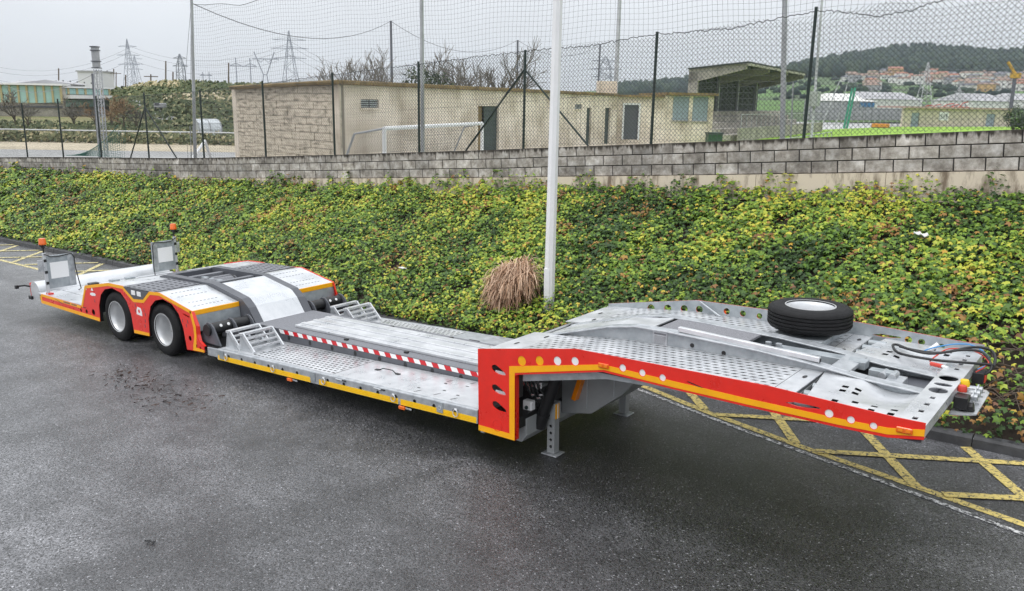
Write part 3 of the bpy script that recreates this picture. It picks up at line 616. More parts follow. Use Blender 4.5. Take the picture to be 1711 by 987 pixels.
# ---- wheels
def wheel(x, near, name='wheel', parent=None):
    o = empty(name); o.parent = parent or tr; o.location = (x, .03 if near else TW-.03, .395); o.rotation_euler.z = 0 if near else math.pi
    R = .395
    for off in (0, .27):
        tp = [(.232, .03), (.25, .012), (.30, .004), (.345, .008), (.372, .022), (.39, .045), (.395, .06)]
        for g in (.075, .11, .145, .18): tp += [(.395, g-.006), (.385, g-.005), (.385, g+.005), (.395, g+.006)]
        tp += [(.39, .205), (.372, .225), (.30, .243), (.25, .236), (.232, .22)]
        MB().lathe([(r, h+off) for r, h in tp], 'y', n=48).build('tyre', M['tyre'], o, 40)
    MB().lathe([(.232, .012), (.246, .010), (.246, .022), (.228, .03), (.220, .05), (.212, .06), (.205, .13), (.200, .20), (.188, .225), (.12, .232), (.115, .19), (.095, .175), (.0, .175)], 'y', n=40).build('rim', M['rim'], o, 50)
    nb = MB()
    for k in range(8):
        a = k*math.pi/4; nb.lathe([(0, .20), (.013, .20), (.013, .232)], 'y', (.135*math.cos(a), 0, .135*math.sin(a)), 6)
    tag(nb.build('wheel_nut', M['chrome'], o), kind='stuff')
    hl = MB()
    for k in range(2): a = .6+k*3.0; hl.lathe([(0, .2245), (.034, .2245), (.034, .235)], 'y', (.163*math.cos(a), 0, .163*math.sin(a)), 10)
    tag(hl.build('hand_hole', M['black'], o), kind='stuff')
for x in (-7.36, -6.02):
    wheel(x, True); wheel(x, False)
    MB().tube([(x, .3, .395), (x, TW-.3, .395)], .06, 10).build('axle', M['dark'], tr, 40)
# ---- chassis underneath
ch_ = MB().box(-8.2, -5.2, .72, 1.83, .33, .60).box(-9.7, -8.2, .72, 1.83, .30, .40).box(-9.75, -8.2, .02, TW-.02, .30, .405).box(-8.28, -8.2, .02, TW-.02, .30, .76).box(-6.75, -6.4, .02, TW-.02, .3, .72)
T(ch_, 'rear_chassis', M['dark'])
lc = MB().box(-4.9, .45, .10, TW-.10, -.14, -.02, lambda x, y, z: (x, y, z+dz(x)))
T(lc, 'deck_chassis', M['black'])
# ---- rear platform, bumper, marker boards
rp_ = MB()
for k in range(7):
    y0 = .02+k*.36; rp_.box(-10.05, -8.28, y0, min(y0+.352, TW-.02), .405, .43+.004*(k % 2))
for o_ in [rp_]: pass
rp_ = None
for k in range(7):
    y0 = .02+k*.36; T(MB().box(-10.02, -8.285, y0, min(y0+.352, TW-.02), .407, .434+.004*(k % 2)), 'deck_plank', M['galv_bright'])
bp_ = [(-10.02, .44), (-10.06, .52), (-10.12, .575), (-10.2, .60), (-10.28, .59), (-10.34, .55), (-10.37, .49), (-10.36, .32), (-10.30, .29), (-10.05, .30)]
T(MB().prism(bp_, .05, TW-.05), 'bumper', M['galv_bright'], None, 30, 0)
T(MB().prism([(-10.38, .56), (-10.375, .30), (-10.39, .30), (-10.395, .56)], .05, .12), 'end_plate', M['red'])
T(MB().box(-10.42, -10.30, .015, .05, .27, .33), 'bumper_stop', M['black'])
T(MB().tube([(-10.36, .04, .50), (-10.42, -.02, .52), (-10.44, -.10, .52), (-10.44, -.14, .51)], .016, 8).box(-10.47, -10.41, -.17, -.12, .48, .54), 'lamp_bracket', M['black'], None, 40)
for y in (.86, 1.25, 1.55): T(MB().box(-9.98, -9.86, y, y+.16, .44, .475), 'hinge_block', M['black' if y < 1 else 'galv_dull'])
def board(near):
    b = empty('marker_board'); b.parent = tr; b.location = (-9.72, .08 if near else TW-.08, .44)
    if not near: b.scale.y = -1
    MB().box(-.02, .015, .01, .47, .09, .66).build('board', M['galv_dull'], b, 0, .004)
    MB().box(.015, .018, .06, .36, .26, .54).build('reflective_sheet', M['reflector_white'], b)
    MB().box(.015, .017, .36, .47, .10, .64).build('board_edge', M['galv'], b)
    ps = MB().box(-.02, .02, -.035, .01, 0, .72); ps.box(-.03, -.02, -.12, .0, .40, .60); ps.build('post', M['galv_bright'], b, 0, .003)
    for z in (.17, .36, .56): MB().box(.02, .024, -.036, .012, z, z+.05).build('marker_lamp', M['black'], b)
    MB().tube([(0, -.01, .72), (0, -.01, .83)], .013, 8).build('beacon_stem', M['black'], b, 40)
    MB().lathe([(0, .80), (.03, .80), (.03, .83), (.05, .835), (.052, .85), (.052, .87), (0, .87)], 'z', (0, -.01, 0), 16).build('beacon_base', M['black'], b, 40)
    MB().lathe([(.062, .865), (.066, .88), (.058, .90), (.056, .955), (.048, .972), (0, .976)], 'z', (0, -.01, 0), 20).build('beacon_lens', M['orange'], b, 50)
    MB().tube([(.03, -.02, .70), (.035, .08, .645), (.03, .22, .635), (.03, .36, .655), (.035, .43, .66), (.04, .465, .60), (.04, .472, .40), (.06, .49, .2), (.10, .50, .03), (.14, .44, .02)], .009, 6).build('cable', M['black'], b, 60)
    MB().box(-.06, .06, -.03, .05, -.005, .02).build('foot_plate', M['red'], b)
board(True); board(False)
# ---- fender tops over the wheels
FZ = [(-8.21, .775), (-7.45, .912), (-7.0, .925), (-6.2, .94), (-5.97, .955), (-5.17, .80)]; fz = interp(FZ)
for side in (0, 1):
    Y = (lambda y: y) if side == 0 else mir
    lo, hi = (.012, .765) if side == 0 else (TW-.765, TW-.012)
    T(MB().strip([p for p in FZ if p[0] <= -7.0], lo, hi, .02), 'fender_rear', M['galv_bright'])
    T(MB().strip([(-6.12, .942), (-5.97, .955), (-5.17, .80)], lo, hi, .02), 'fender_front', M['galv_bright'])
    pf = MB(); perf(pf, -6.99, -6.13, lo, hi, 6, 7, .085, .032, lambda x, y: fz(x)+.006, .0015); T(pf, 'tread_plate', M['antislip'], None, 0, 0)
    T(MB().box(-6.99, -6.13, lo+.01, hi-.01, .87, .89), 'tread_backing', M['dark'])
    sl_ = MB()
    for xr in (-5.88, -5.72, -5.46, -5.32):
        for k in range(8):
            y = lo+.12+k*.062; z = fz(xr)+.002; sl_.hexa([(xr-.004, y, fz(xr-.004)), (xr+.006, y, fz(xr+.006)), (xr+.006, y+.034, fz(xr+.006)), (xr-.004, y+.034, fz(xr-.004))], [(xr-.004, y, fz(xr-.004)+.002), (xr+.006, y, fz(xr+.006)+.002), (xr+.006, y+.034, fz(xr+.006)+.002), (xr-.004, y+.034, fz(xr-.004)+.002)])
    tag(sl_.build('grip_slot', M['dark'], tr), kind='stuff')
    T(MB().hexa([(-5.19, lo, .50), (-5.14, lo, .50), (-5.14, hi, .50), (-5.19, hi, .50)], [(-5.19, lo, .80), (-5.172, lo, .80), (-5.172, hi, .80), (-5.19, hi, .80)]), 'fender_face', M['galv_dull'])
    T(MB().hexa([(-5.19, lo, .735), (-5.161, lo, .735), (-5.161, hi, .735), (-5.19, hi, .735)], [(-5.19, lo, .803), (-5.166, lo, .803), (-5.166, hi, .803), (-5.19, hi, .803)]), 'warning_strip', M['yellow'])
    T(MB().box(-8.15, -5.6, Y(.50)-.01, Y(.50)+.01, .3, .77), 'wheel_well', M['black'])
    # lift tube between fender and low deck
    ya, yb = sorted((Y(.06), Y(.76)))
    T(MB().tube([(-4.93, ya, .555), (-4.93, yb, .555)], .082, 18), 'lift_tube', M['black'], None, 40, 0)
    for y in (.10, .44, .72):
        yy = Y(y); a_, b_ = yy-.011, yy+.011
        T(MB().prism([(-5.14, .36), (-4.66, .36), (-4.72, .46), (-4.80, .60), (-4.87, .655), (-4.95, .66), (-5.03, .60), (-5.12, .45)], a_, b_), 'lift_bracket', M['dark'])
    for y in (.24, .36): T(MB().tube([(-4.855, Y(y), .60), (-4.846, Y(y), .604)], .022, 12), 'white_disc', M['reflector_white'], None, 40)  # two small white discs on each lift tube
    T(MB().box(-5.16, -4.6, ya, yb, .24, .34), 'tube_tray', M['black'])
# ---- centre frame: two charcoal rails, an open well behind, a bright cover in front
RZ = [(-7.30, .935), (-7.15, .968), (-5.82, .985), (-5.11, .85), (-4.95, .735), (-4.80, .53), (-4.70, .48)]
for y0 in (.77, TW-.90):
    mb = MB()
    for (xa, za), (xb, zb) in zip(RZ, RZ[1:]): mb.hexa([(xa, y0, .33), (xb, y0, .33), (xb, y0+.13, .33), (xa, y0+.13, .33)], [(xa, y0, za), (xb, y0, zb), (xb, y0+.13, zb), (xa, y0+.13, za)])
    T(mb, 'centre_rail', M['dark'], None, 0, 0)
T(MB().strip([(-5.78, .978), (-5.74, .976), (-5.13, .855), (-5.08, .837), (-4.965, .745), (-4.81, .535), (-4.76, .50)], .905, TW-.905, .02), 'centre_cover', M['galv_bright'], None, 0, 0)
T(MB().box(-7.30, -7.2, .90, TW-.90, .60, .945), 'well_end', M['dark']); T(MB().strip([(-8.21, .76), (-7.45, .895), (-7.28, .92)], .768, TW-.768, .02), 'centre_plate', M['galv_bright']); T(MB().box(-7.2, -5.75, .90, TW-.90, .56, .62), 'well_floor', M['black'])
for x, z in ((-6.95, .90), (-6.72, .88), (-6.12, .93)): T(MB().box(x, x+.09, .90, TW-.90, z-.05, z+.02), 'cross_member', M['antislip'])
T(MB().tube([(-6.5, 1.0, .80), (-6.5, 1.60, .80)], .115, 20), 'air_bellows', M['antislip'], None, 40, 0)
T(MB().tube([(-6.5, 1.55, .80), (-6.5, 1.575, .80)], .122, 20), 'bellows_ring', M['black'], None, 40, 0)
T(MB().box(-6.9, -6.2, 1.22, 1.30, .86, .90), 'well_strut', M['galv_dull']); T(MB().box(-7.1, -6.8, 1.0, 1.5, .80, .83), 'well_plate', M['galv'])
# ---- low deck: side rails
RX0, RX1 = -4.62, -.015
for side in (0, 1):
    Y = (lambda y: y) if side == 0 else mir
    y0, y1 = sorted((Y(0), Y(.05)))
    O = [(RX0, dz(RX0)-.15), (RX1, dz(RX1)-.15), (RX1, dz(RX1)-.012), (RX0, dz(RX0)-.012)]
    hx = [RX0+.27+k*.287 for k in range(15)]
    H = [circ(x, dz(x)-.072, .025, 14) for x in hx]
    ya = 0 if side == 0 else TW-.006
    rail = PL('side_rail', O, H, ya, .006, 'galv')
    rc = MB(); sgn = 1 if side == 0 else -1
    pr_ = [(0, -.014), (.004, -.004), (.012, .0), (.055, 0), (.055, -.006)]
    for (qa, wa), (qb, wb) in zip(pr_, pr_[1:]):
        rc.quad((RX0, Y(qa), dz(RX0)+wa), (RX1, Y(qa), dz(RX1)+wa), (RX1, Y(qb), dz(RX1)+wb), (RX0, Y(qb), dz(RX0)+wb))
    rc.build('rail_cap', M['galv'], rail, 60)
    MB().hexa([(RX0, Y(.03), dz(RX0)-.15), (RX1, Y(.03), dz(RX1)-.15), (RX1, Y(.05), dz(RX1)-.15), (RX0, Y(.05), dz(RX0)-.15)], [(RX0, Y(.03), dz(RX0)-.02), (RX1, Y(.03), dz(RX1)-.02), (RX1, Y(.05), dz(RX1)-.02), (RX0, Y(.05), dz(RX0)-.02)]).build('rail_web', M['dark'], rail)
    yt = -.003 if side == 0 else TW
    for xa, xb in ((RX0+.02, -2.66), (-2.50, -1.16), (-1.12, -.03)):
        Oy = [(xa, dz(xa)-.147), (xb, dz(xb)-.147), (xb, dz(xb)-.082), (xa, dz(xa)-.082)]
        Hh = []
        tpe = PL('reflective_tape', Oy, Hh, yt, .003, 'yellow_rail', rail)
        if side == 0:
            for q in (.105, .124): PL('tape_seam', [(xa, dz(xa)-q-.002), (xb, dz(xb)-q-.002), (xb, dz(xb)-q), (xa, dz(xa)-q)], [], yt-.0012, .0012, 'yellow', rail)
    T(MB().box(-4.88, RX0, y0+.02 if side == 0 else y0, y1 if side == 0 else y1-.02, -.13, -.015, lambda x, y, z: (x, y, z+dz(x))), 'rail_stub', M['galv'])
    for x in (-4.40, -3.38, -2.40, -1.22, -.30):
        yy = -.012 if side == 0 else TW+.012
        T(MB().box(x-.02, x+.02, yy-.006, yy+.006, dz(x)-.05, dz(x)-.035), 'ring_bracket', M['galv_bright'])
        rg = MB(); rg.tube([(x+.033*math.cos(a), yy-.008*sgn, dz(x)-.085+.038*math.sin(a)) for a in np.linspace(0, 2*math.pi, 17)], .006, 6, cap=False); T(rg, 'lashing_ring', M['galv_bright'], None, 60, 0)
    for x in (-3.04, -1.08):
        yy = -.03 if side == 0 else TW+.005
        T(MB().box(x-.05, x+.04, yy, yy+.025, dz(x)-.19, dz(x)-.155), 'side_marker', M['orange'])
        T(MB().box(x+.03, x+.13, yy+.02, yy+.024, dz(x)-.18, dz(x)-.16), 'marker_bracket', M['galv'])
    for x in (-4.50, -2.60, -.52):
        yy = -.012 if side == 0 else TW; T(MB().box(x-.055, x+.035, yy, yy+.012, dz(x)-.125, dz(x)-.005), 'stake_pocket', M['galv_dull'])
        if x > -1: T(MB().lathe([(.012, -.004), (.024, -.004), (.024, .004)], 'y', (x-.01, yy, dz(x)-.07), 12), 'pocket_eye', M['galv_bright'], None, 0, 0)
    for x in (-2.12, -1.47):
        yy = -.012 if side == 0 else TW; T(MB().box(x-.07, x+.07, yy, yy+.012, dz(x)-.03, dz(x)-.018), 'hatch_latch', M['galv_bright']); T(MB().box(x+.05, x+.11, yy-.006, yy+.012, dz(x)-.026, dz(x)-.012), 'latch_grip', M['black'])
    # side decks: slotted tread, lift-out hatch with a handle, plain plate with slots
    lo, hi = (.056, .757) if side == 0 else (TW-.757, TW-.056)
    zt = lambda x, y: dz(x)-.002
    pf = MB(); perf(pf, -3.95, -2.32, lo+.02, hi-.02, 20, 10, .056, .022, zt, .001); 
    pf.box(-4.62, -3.955, lo, hi, -.01, -.001, lambda x, y, z: (x, y, z+dz(x))); pf.box(-3.95, -2.32, lo, lo+.018, -.01, -.002, lambda x, y, z: (x, y, z+dz(x))); pf.box(-3.95, -2.32, hi-.018, hi, -.01, -.002, lambda x, y, z: (x, y, z+dz(x)))
    T(pf, 'slotted_deck', M['galv_bright'], None, 0, 0)
    T(MB().box(-2.305, -1.205, lo, hi, -.012, .0, lambda x, y, z: (x, y, z+dz(x))), 'hatch', M['galv_bright' if side == 0 else 'galv'])
    ym = Y(.47)
    hd = MB().tube([(-1.98, ym, dz(-1.98)+.004), (-1.93, ym, dz(-1.93)+.012), (-1.88, ym, dz(-1.88)+.035), (-1.72, ym, dz(-1.7)+.035), (-1.68, ym, dz(-1.68)+.012), (-1.63, ym, dz(-1.6)+.004)], .007, 6)
    hd.box(-2.01, -1.95, ym-.02, ym+.02, dz(-2)+.001, dz(-2)+.008).box(-1.66, -1.60, ym-.02, ym+.02, dz(-1.6)+.001, dz(-1.6)+.008); T(hd, 'hatch_handle', M['black'], None, 60, 0)
    T(MB().box(-1.195, -.02, lo, hi, -.012, .001, lambda x, y, z: (x, y, z+dz(x))), 'plain_deck', M['galv_bright'])
    ds = MB()
    for (x, y, l, w_, a) in [(-1.05, .22, .05, .022, 0), (-.90, .5, .05, .022, 0), (-.74, .30, .05, .022, 0), (-.62, .55, .05, .022, 0), (-.5, .25, .05, .022, 0), (-.32, .47, .05, .022, 0), (-.98, .13, .10, .012, 1.2), (-.72, .16, .10, .012, 1.2), (-.46, .14, .10, .012, 1.2), (-.92, .60, .09, .012, 1.2), (-.64, .67, .09, .012, 1.2)]:
        c_, s_ = math.cos(a), math.sin(a); q = []
        for t in range(10):
            u = 2*math.pi*t/10; px_, py_ = l/2*math.cos(u), w_/2*math.sin(u); X_, Y_ = x+px_*c_-py_*s_, Y(y)+px_*s_+py_*c_; q.append((X_, Y_, dz(X_)+.003))
        ds.add(q, [tuple(range(10))])
    tag(ds.build('deck_slot', M['black'], tr), kind='stuff')
    # wheel stops
    for x0 in (-4.60, -4.30):
        ws = empty('wheel_stop'); ws.parent = tr
        fA, fB = Vector((x0+.10, 0, dz(x0)+.235)), Vector((x0+.33, 0, dz(x0+.33)+.004))
        for y in (.135, .60):
            yy = Y(y); MB().prism([(x0, dz(x0)), (x0+.28, dz(x0+.28)), (x0+.10, dz(x0)+.22), (x0+.05, dz(x0)+.22)], yy-.005, yy+.005).build('gusset', M['galv'], ws)
            MB().bar((fA.x, yy, fA.z), (fB.x, yy, fB.z), .045, .02, (0, 1, 0)).build('upright', M['galv_bright'], ws)
        ya, yb = sorted((Y(.11), Y(.625)))
        MB().box(x0+.05, x0+.12, ya, yb, .215, .245, lambda x, y, z: (x, y, z+dz(x0))).build('top_bar', M['galv_bright'], ws)
        for t in (.28, .52, .76): p = fA.lerp(fB, t); MB().bar((p.x, ya+.03, p.z), (p.x, yb-.03, p.z), .035, .02).build('rung', M['galv_bright'], ws)
        ymid = Y(.38); p = fA.lerp(fB, .4); MB().bar((p.x, ymid, p.z), (x0+.06, ymid, dz(x0)+.05), .03, .03, (0, 1, 0)).build('stay', M['galv'], ws)
# ---- centre beam of the low deck
BX0, BX1 = -4.78, -.02
cb_ = MB()
for y in (.765, TW-.785): cb_.hexa([(BX0, y, dz(BX0)-.05), (BX1, y, dz(BX1)-.05), (BX1, y+.02, dz(BX1)-.05), (BX0, y+.02, dz(BX0)-.05)], [(BX0, y, bt(BX0)), (BX1, y, bt(BX1)), (BX1, y+.02, bt(BX1)), (BX0, y+.02, bt(BX0))])
T(cb_, 'beam_web', M['dark'])
bf = MB().hexa([(BX0, .764, bt(BX0)-.001), (BX1, .764, bt(BX1)-.001), (BX1, TW-.764, bt(BX1)-.001), (BX0, TW-.764, bt(BX0)-.001)], [(BX0, .764, bt(BX0)+.008), (BX1, .764, bt(BX1)+.008), (BX1, TW-.764, bt(BX1)+.008), (BX0, TW-.764, bt(BX0)+.008)])
T(bf, 'beam_flange', M['antislip'])
for side in (0, 1):
    yy = .7625 if side == 0 else TW-.7595
    k = 0; x = -4.26
    while x < -.1:
        l = .10; sk = .03; xe = min(x+l, BX1)
        mb = MB()
        za, zb = bt(x)-.056, bt(x)-.002
        mb.hexa([(x+sk, yy-.003, za), (xe+sk, yy-.003, za), (xe+sk, yy, za), (x+sk, yy, za)], [(x, yy-.003, zb), (xe, yy-.003, zb), (xe, yy, zb), (x, yy, zb)])
        T(mb, 'tape_stripe', M['reflector_red' if k % 2 else 'reflector_white'], None, 0, 0); x += l; k += 1
    nt_ = MB()
    for k in range(9):
        x = -4.05+k*.45; z = bt(x)-.105; y_ = .7635 if side == 0 else TW-.7605
        nt_.add([(x+.028*math.cos(a), y_-.001*(1 if side == 0 else -1), z+.034*math.sin(a)) for a in np.linspace(0, 2*math.pi, 12, endpoint=False)], [tuple(range(12))])
    tag(nt_.build('beam_hole', M['black'], tr), kind='stuff')
cz = lambda x: bt(x)+.045
for xa, xb in ((-4.12, -2.25), (-2.245, -.37)):
    cv = MB().box(xa, xb, .93, TW-.93, -.034, .0, lambda x, y, z: (x, y, z+cz(x)))
    for y in (1.06, 1.275, 1.49): cv.box(xa+.01, xb-.01, y-.035, y+.035, .0005, .012, lambda x, y, z: (x, y, z+cz(x)))
    T(cv, 'beam_cover', M['galv_bright'], None, 0, .004)
T(MB().box(-.37, -.34, .93, TW-.93, -.05, .004, lambda x, y, z: (x, y, z+cz(x))), 'cover_end', M['galv_bright']); T(MB().box(-.338, -.332, 1.0, 1.09, -.045, -.008, lambda x, y, z: (x, y, z+cz(x))), 'end_lamp', M['black'])
for y in (.86, TW-.86):
    for x in (-3.0, -1.9): T(MB().box(x, x+.06, y-.02, y+.02, .008, .03, lambda a, b, c: (a, b, c+bt(a))), 'cover_clip', M['black'])
# ---- gooseneck
def gr(x, y): return -.022*y*max(0., min(1., x/4.0))          # the neck hangs a little to its far side
PT = [(0, 1.162), (1.17, 1.364), (2.96, 1.375), (3.9, 1.33), (4.1, 1.33)]
PB = [(4.1, 1.205), (3.86, 1.165), (3.51, 1.16), (2.79, 1.168), (2.18, 1.18), (1.46, 1.20), (.512, .99)]
dk = interp([(0, 1.13), (1.17, 1.245), (2.0, 1.268), (2.9, 1.285), (4.1, 1.29)])
GO = [(0, .294)]+PT+PB+[(.47, .97), (.466, .294)]
hl = [(.55, 1.135, .050), (.76, 1.175, .047), (.965, 1.212, .043), (1.16, 1.245, .040), (1.66, 1.276, .033), (1.855, 1.268, .031), (2.05, 1.262, .030), (3.44, 1.253, .032), (3.6, 1.240, .028), (3.76, 1.230, .026)]
hlf = [(.59, 1.185, .048), (.81, 1.215, .046), (1.02, 1.24, .044), (1.21, 1.26, .042), (1.54, 1.285, .036), (1.73, 1.287, .034), (1.92, 1.287, .032), (3.44, 1.27, .034), (3.56, 1.265, .032), (3.74, 1.25, .028)]
def tear(x, z, l=.088, h=.04): return [(x-l, z+h*.5), (x-l*.9, z+h*1.05), (x-l*.5, z+h*1.3), (x-l*.1, z+h*1.0), (x+l*.9, z-h*.25), (x+l, z-h*.7), (x+l*.85, z-h*1.05), (x+l*.7, z-h*.9), (x+l*.55, z-h*1.05), (x+l*.4, z-h*.9), (x+l*.25, z-h*1.05), (x+l*.1, z-h*.9), (x-l*.05, z-h*1.0), (x-l*.2, z-h*.85), (x-l*.6, z-h*.6), (x-l*.9, z-h*.2)]
GHT = [tear(.265, .985), tear(.265, .78), tear(.27, .605)]+[[(3.10, 1.268), (3.18, 1.288), (3.36, 1.286), (3.38, 1.276), (3.28, 1.262), (3.2, 1.258)], [(2.27, 1.270), (2.29, 1.278), (2.48, 1.236), (2.45, 1.228)]]
YT = [(.40, 1.055), (1.46, 1.270), (2.18, 1.252), (2.79, 1.238), (3.51, 1.232), (3.86, 1.24), (4.1, 1.282)]
YB = [(4.1, 1.232), (3.86, 1.19), (3.51, 1.183), (2.79, 1.188), (2.18, 1.198), (1.47, 1.222), (.466, 1.0)]
YO = [(0, .296), (.464, .296)]+list(reversed(YB))+list(reversed(YT))+[(.40, .355), (0, .355)]
xt_ = np.arange(4.1, .40, -.006); ztop_ = []
for x in xt_:
    z = interp(YT)(x); zb_ = interp(YB[::-1])(x)+.004
    for hx_, hz_, hr_ in hl:
        hr_ += .003
        if abs(x-hx_) < hr_ and hz_+hr_ > interp(YT)(hx_): z = min(z, max(zb_, hz_-math.sqrt(hr_**2-(x-hx_)**2)))
    ztop_.append((float(x), float(z)))
YON = [(0, .296), (.464, .296)]+list(reversed(YB))+ztop_+[(.40, 1.055), (.40, .355), (0, .355)]
for side in (0, 1):
    ys = 0. if side == 0 else TW-.010
    n0 = set(bpy.data.objects)
    HL = hl if side == 0 else hlf; GH = [circ(x, z, r, 24) for x, z, r in HL]+GHT
    sp_l = PL('side_plate', GO, GH, ys, .010, 'red')
    tape_holes = [circ(.55, 1.13, .036, 24)] if 0 else []
    yt = -.003 if side == 0 else TW
    # the tape is cut round every hole that reaches it
    def inside(x, z): return interp(YB[::-1])(x) < z < interp(YT)(x) if x > .47 else False
    full = [circ(x, z, r+.002, 24) for x, z, r in HL if x > 1.5 and abs(z-(interp(YT)(x)+interp(YB[::-1])(x))/2)+r < (interp(YT)(x)-interp(YB[::-1])(x))/2-.001]
    tape = PL('reflective_tape', YON if side == 0 else [(0, .296), (.464, .296), (.464, .97), (.40, .97), (.40, .355), (0, .355)], full if side == 0 else [], yt, .003, 'yellow', sp_l)
    if side == 1: PL('inner_face', GO, GH, ys-.004, .003, 'galv_dull', sp_l)
    lip = MB(); y_ = .01 if side == 0 else TW-.01; s = 1 if side == 0 else -1
    ed = [(.466, .294), (.47, .97), (.512, .99)]+list(reversed(PB))[1:]
    for (xa, za), (xb, zb) in zip(ed, ed[1:]): lip.hexa([(xa-.006, y_, za), (xb-.006, y_, zb), (xb-.006, y_+s*.055, zb), (xa-.006, y_+s*.055, za)], [(xa, y_, za+.004), (xb, y_, zb+.004), (xb, y_+s*.055, zb+.004), (xa, y_+s*.055, za+.004)])
    lip.build('edge_lip', M['red'], sp_l)
    for x, z, a in ((1.47, 1.262, 0), (3.97, 1.248, .15)):
        MB().box(-.055, .055, 0, .014, -.022, .022).build('side_marker', M['orange'], sp_l, 0, .005)
        o = sp_l.children[-1]; o.location = (x, -.017 if side == 0 else TW+.003, z); o.rotation_euler.y = .0
        for q in (-.026, .026): MB().box(q-.016, q+.016, -.004, 0, -.010, .010).build('marker_lens', M['amber'], o)
    PL('round_patch', circ(.245, .405, .062, 24), [circ(.245, .405, .056, 24)], ys-.004 if side == 0 else ys+.01, .004, 'red', sp_l)
    for o in set(bpy.data.objects)-n0:
        if o.type == 'MESH' and side == 1:
            for v in o.data.vertices: pass
for k, (x, z, r) in enumerate(hl): T(MB().lathe([(0, 0), (r*1.25, 0), (r*1.25, .004), (0, .004)], 'y', (x, .006, z), 20), 'bright_hole_disc', M['yellow' if k < 2 else 'reflector_white'], None, 0, 0)  # discs added behind the holes, their bright insides put in as colour
for x, z in ((.285, .955), (.285, .75)): T(MB().box(x-.07, x+.09, .013, .018, z-.015, z+.022), 'slot_backing', M['galv_bright'], None, 0, 0)
# neck decks, both sides
def neck_deck(side):
    Y = (lambda y: y) if side == 0 else mir
    lo, hi = (.012, .97) if side == 0 else (TW-.97, TW-.016)
    zf = lambda x, y: dk(x)+gr(x, y)
    pf = MB(); perf(pf, .36, 2.92, lo, hi, 31, 12, .046, .028, zf, .001, .014)
    for xa, xb in ((0.002, .355), (2.925, 3.10)):
        pf.hexa([(xa, lo, zf(xa, lo)-.01), (xb, lo, zf(xb, lo)-.01), (xb, hi, zf(xb, hi)-.01), (xa, hi, zf(xa, hi)-.01)], [(xa, lo, zf(xa, lo)), (xb, lo, zf(xb, lo)), (xb, hi, zf(xb, hi)), (xa, hi, zf(xa, hi))])
    T(pf, 'neck_deck', M['galv_bright'], None, 0, 0)
    un = MB(); un.strip([(.02, 1.05), (1.17, 1.20), (3.0, 1.22)], lo, hi, .02); T(un, 'deck_backing', M['black'], None, 0, 0)  # black sheet added below so the deck holes show dark, shade as colour
    ov = MB()
    for x, y in ((.15, .45), (.28, .80), (3.02, .72), (3.03, .22)):
        q = []
        for t in range(12): u = 2*math.pi*t/12; X_, Y_ = x+.018*math.cos(u), Y(y)+.045*math.sin(u); q.append((X_, Y_, zf(X_, Y_)+.003))
        ov.add(q, [tuple(range(12))])
    tag(ov.build('oval_slot', M['black'], tr), kind='stuff')
    # pocket with round tube ends, then the dished plate with slots
    T(MB().box(3.10, 3.30, lo, hi, 1.178, 1.186), 'pocket_floor', M['galv_dull']); T(MB().box(3.10, 3.106, lo, hi, 1.188, dk(3.1)-.04), 'pocket_wall', M['grey'])
    for y in (.2, .42, .64): T(MB().tube([(3.12, Y(y), 1.225), (3.28, Y(y), 1.225)], .036, 14), 'pocket_tube', M['galv_dull'], None, 40, 0)
    g = MB(); nx_, ny_ = 16, 16
    hi2 = .97
    pts = {}
    for i in range(nx_+1):
        for j in range(ny_+1):
            u, v = i/nx_, j/ny_; x = 3.20+(3.92-3.20)*u; xr = x-.12*v*(1-u)*(1); y = .012+(hi2-.012)*v
            dip = .07*max(0, math.sin(math.pi*min(1, max(0, (u-.40)/.60))))*max(0, min(1, (v-.25)/.45))
            pts[i, j] = (xr+.03, Y(y) if side == 0 else Y(y), dk(x)+.005+gr(x, Y(y))-dip)
    ks = {(i, j): k for k, (i, j) in enumerate(pts)}
    sd = {(4, 3), (4, 8), (4, 10), (7, 4), (6, 8), (6, 10), (10, 2), (10, 4), (13, 2), (13, 4)}
    fs = [(ks[i, j], ks[i+1, j], ks[i+1, j+1], ks[i, j+1]) for i in range(nx_) for j in range(ny_) if (i, j) not in sd]
    g.add([pts[k] for k in pts], fs if side == 0 else [f[::-1] for f in fs])
    T(g, 'dished_plate', M['galv_bright'], None, 60, 0)
neck_deck(0); neck_deck(1)
T(MB().box(3.15, 3.9, .03, TW-.03, 1.168, 1.176), 'neck_underside', M['black'])
# centre tunnel
bw = [(.12, 1.12), (.95, 1.352), (1.25, 1.405), (1.62, 1.41), (2.5, 1.385), (3.0, 1.35), (3.45, 1.30), (3.9, 1.275)]; bz = interp(bw)
for y0, y1 in ((.96, 1.06), (1.53, 1.63)):
    wb, fl = MB(), MB(); yw = .98 if y0 < 1.2 else 1.61
    for (xa, za), (xb, zb) in zip(bw, bw[1:]):
        ra, rb = gr(xa, y0), gr(xb, y0)
        wb.hexa([(xa, yw-.006, .95), (xb, yw-.006, .95 if xb < 3 else 1.05), (xb, yw+.006, .95 if xb < 3 else 1.05), (xa, yw+.006, .95)], [(xa, yw-.006, za-.012+ra), (xb, yw-.006, zb-.012+rb), (xb, yw+.006, zb-.012+rb), (xa, yw+.006, za-.012+ra)])
        fl.hexa([(xa, y0-.03, za-.014+ra), (xb, y0-.03, zb-.014+rb), (xb, y1, zb-.014+rb), (xa, y1, za-.014+ra)], [(xa, y0-.03, za+ra), (xb, y0-.03, zb+rb), (xb, y1, zb+rb), (xa, y1, za+ra)])
    T(wb, 'tunnel_web', M['galv_dull'], None, 0, 0); T(fl, 'tunnel_flange', M['galv'], None, 0, .003)
cp = MB()
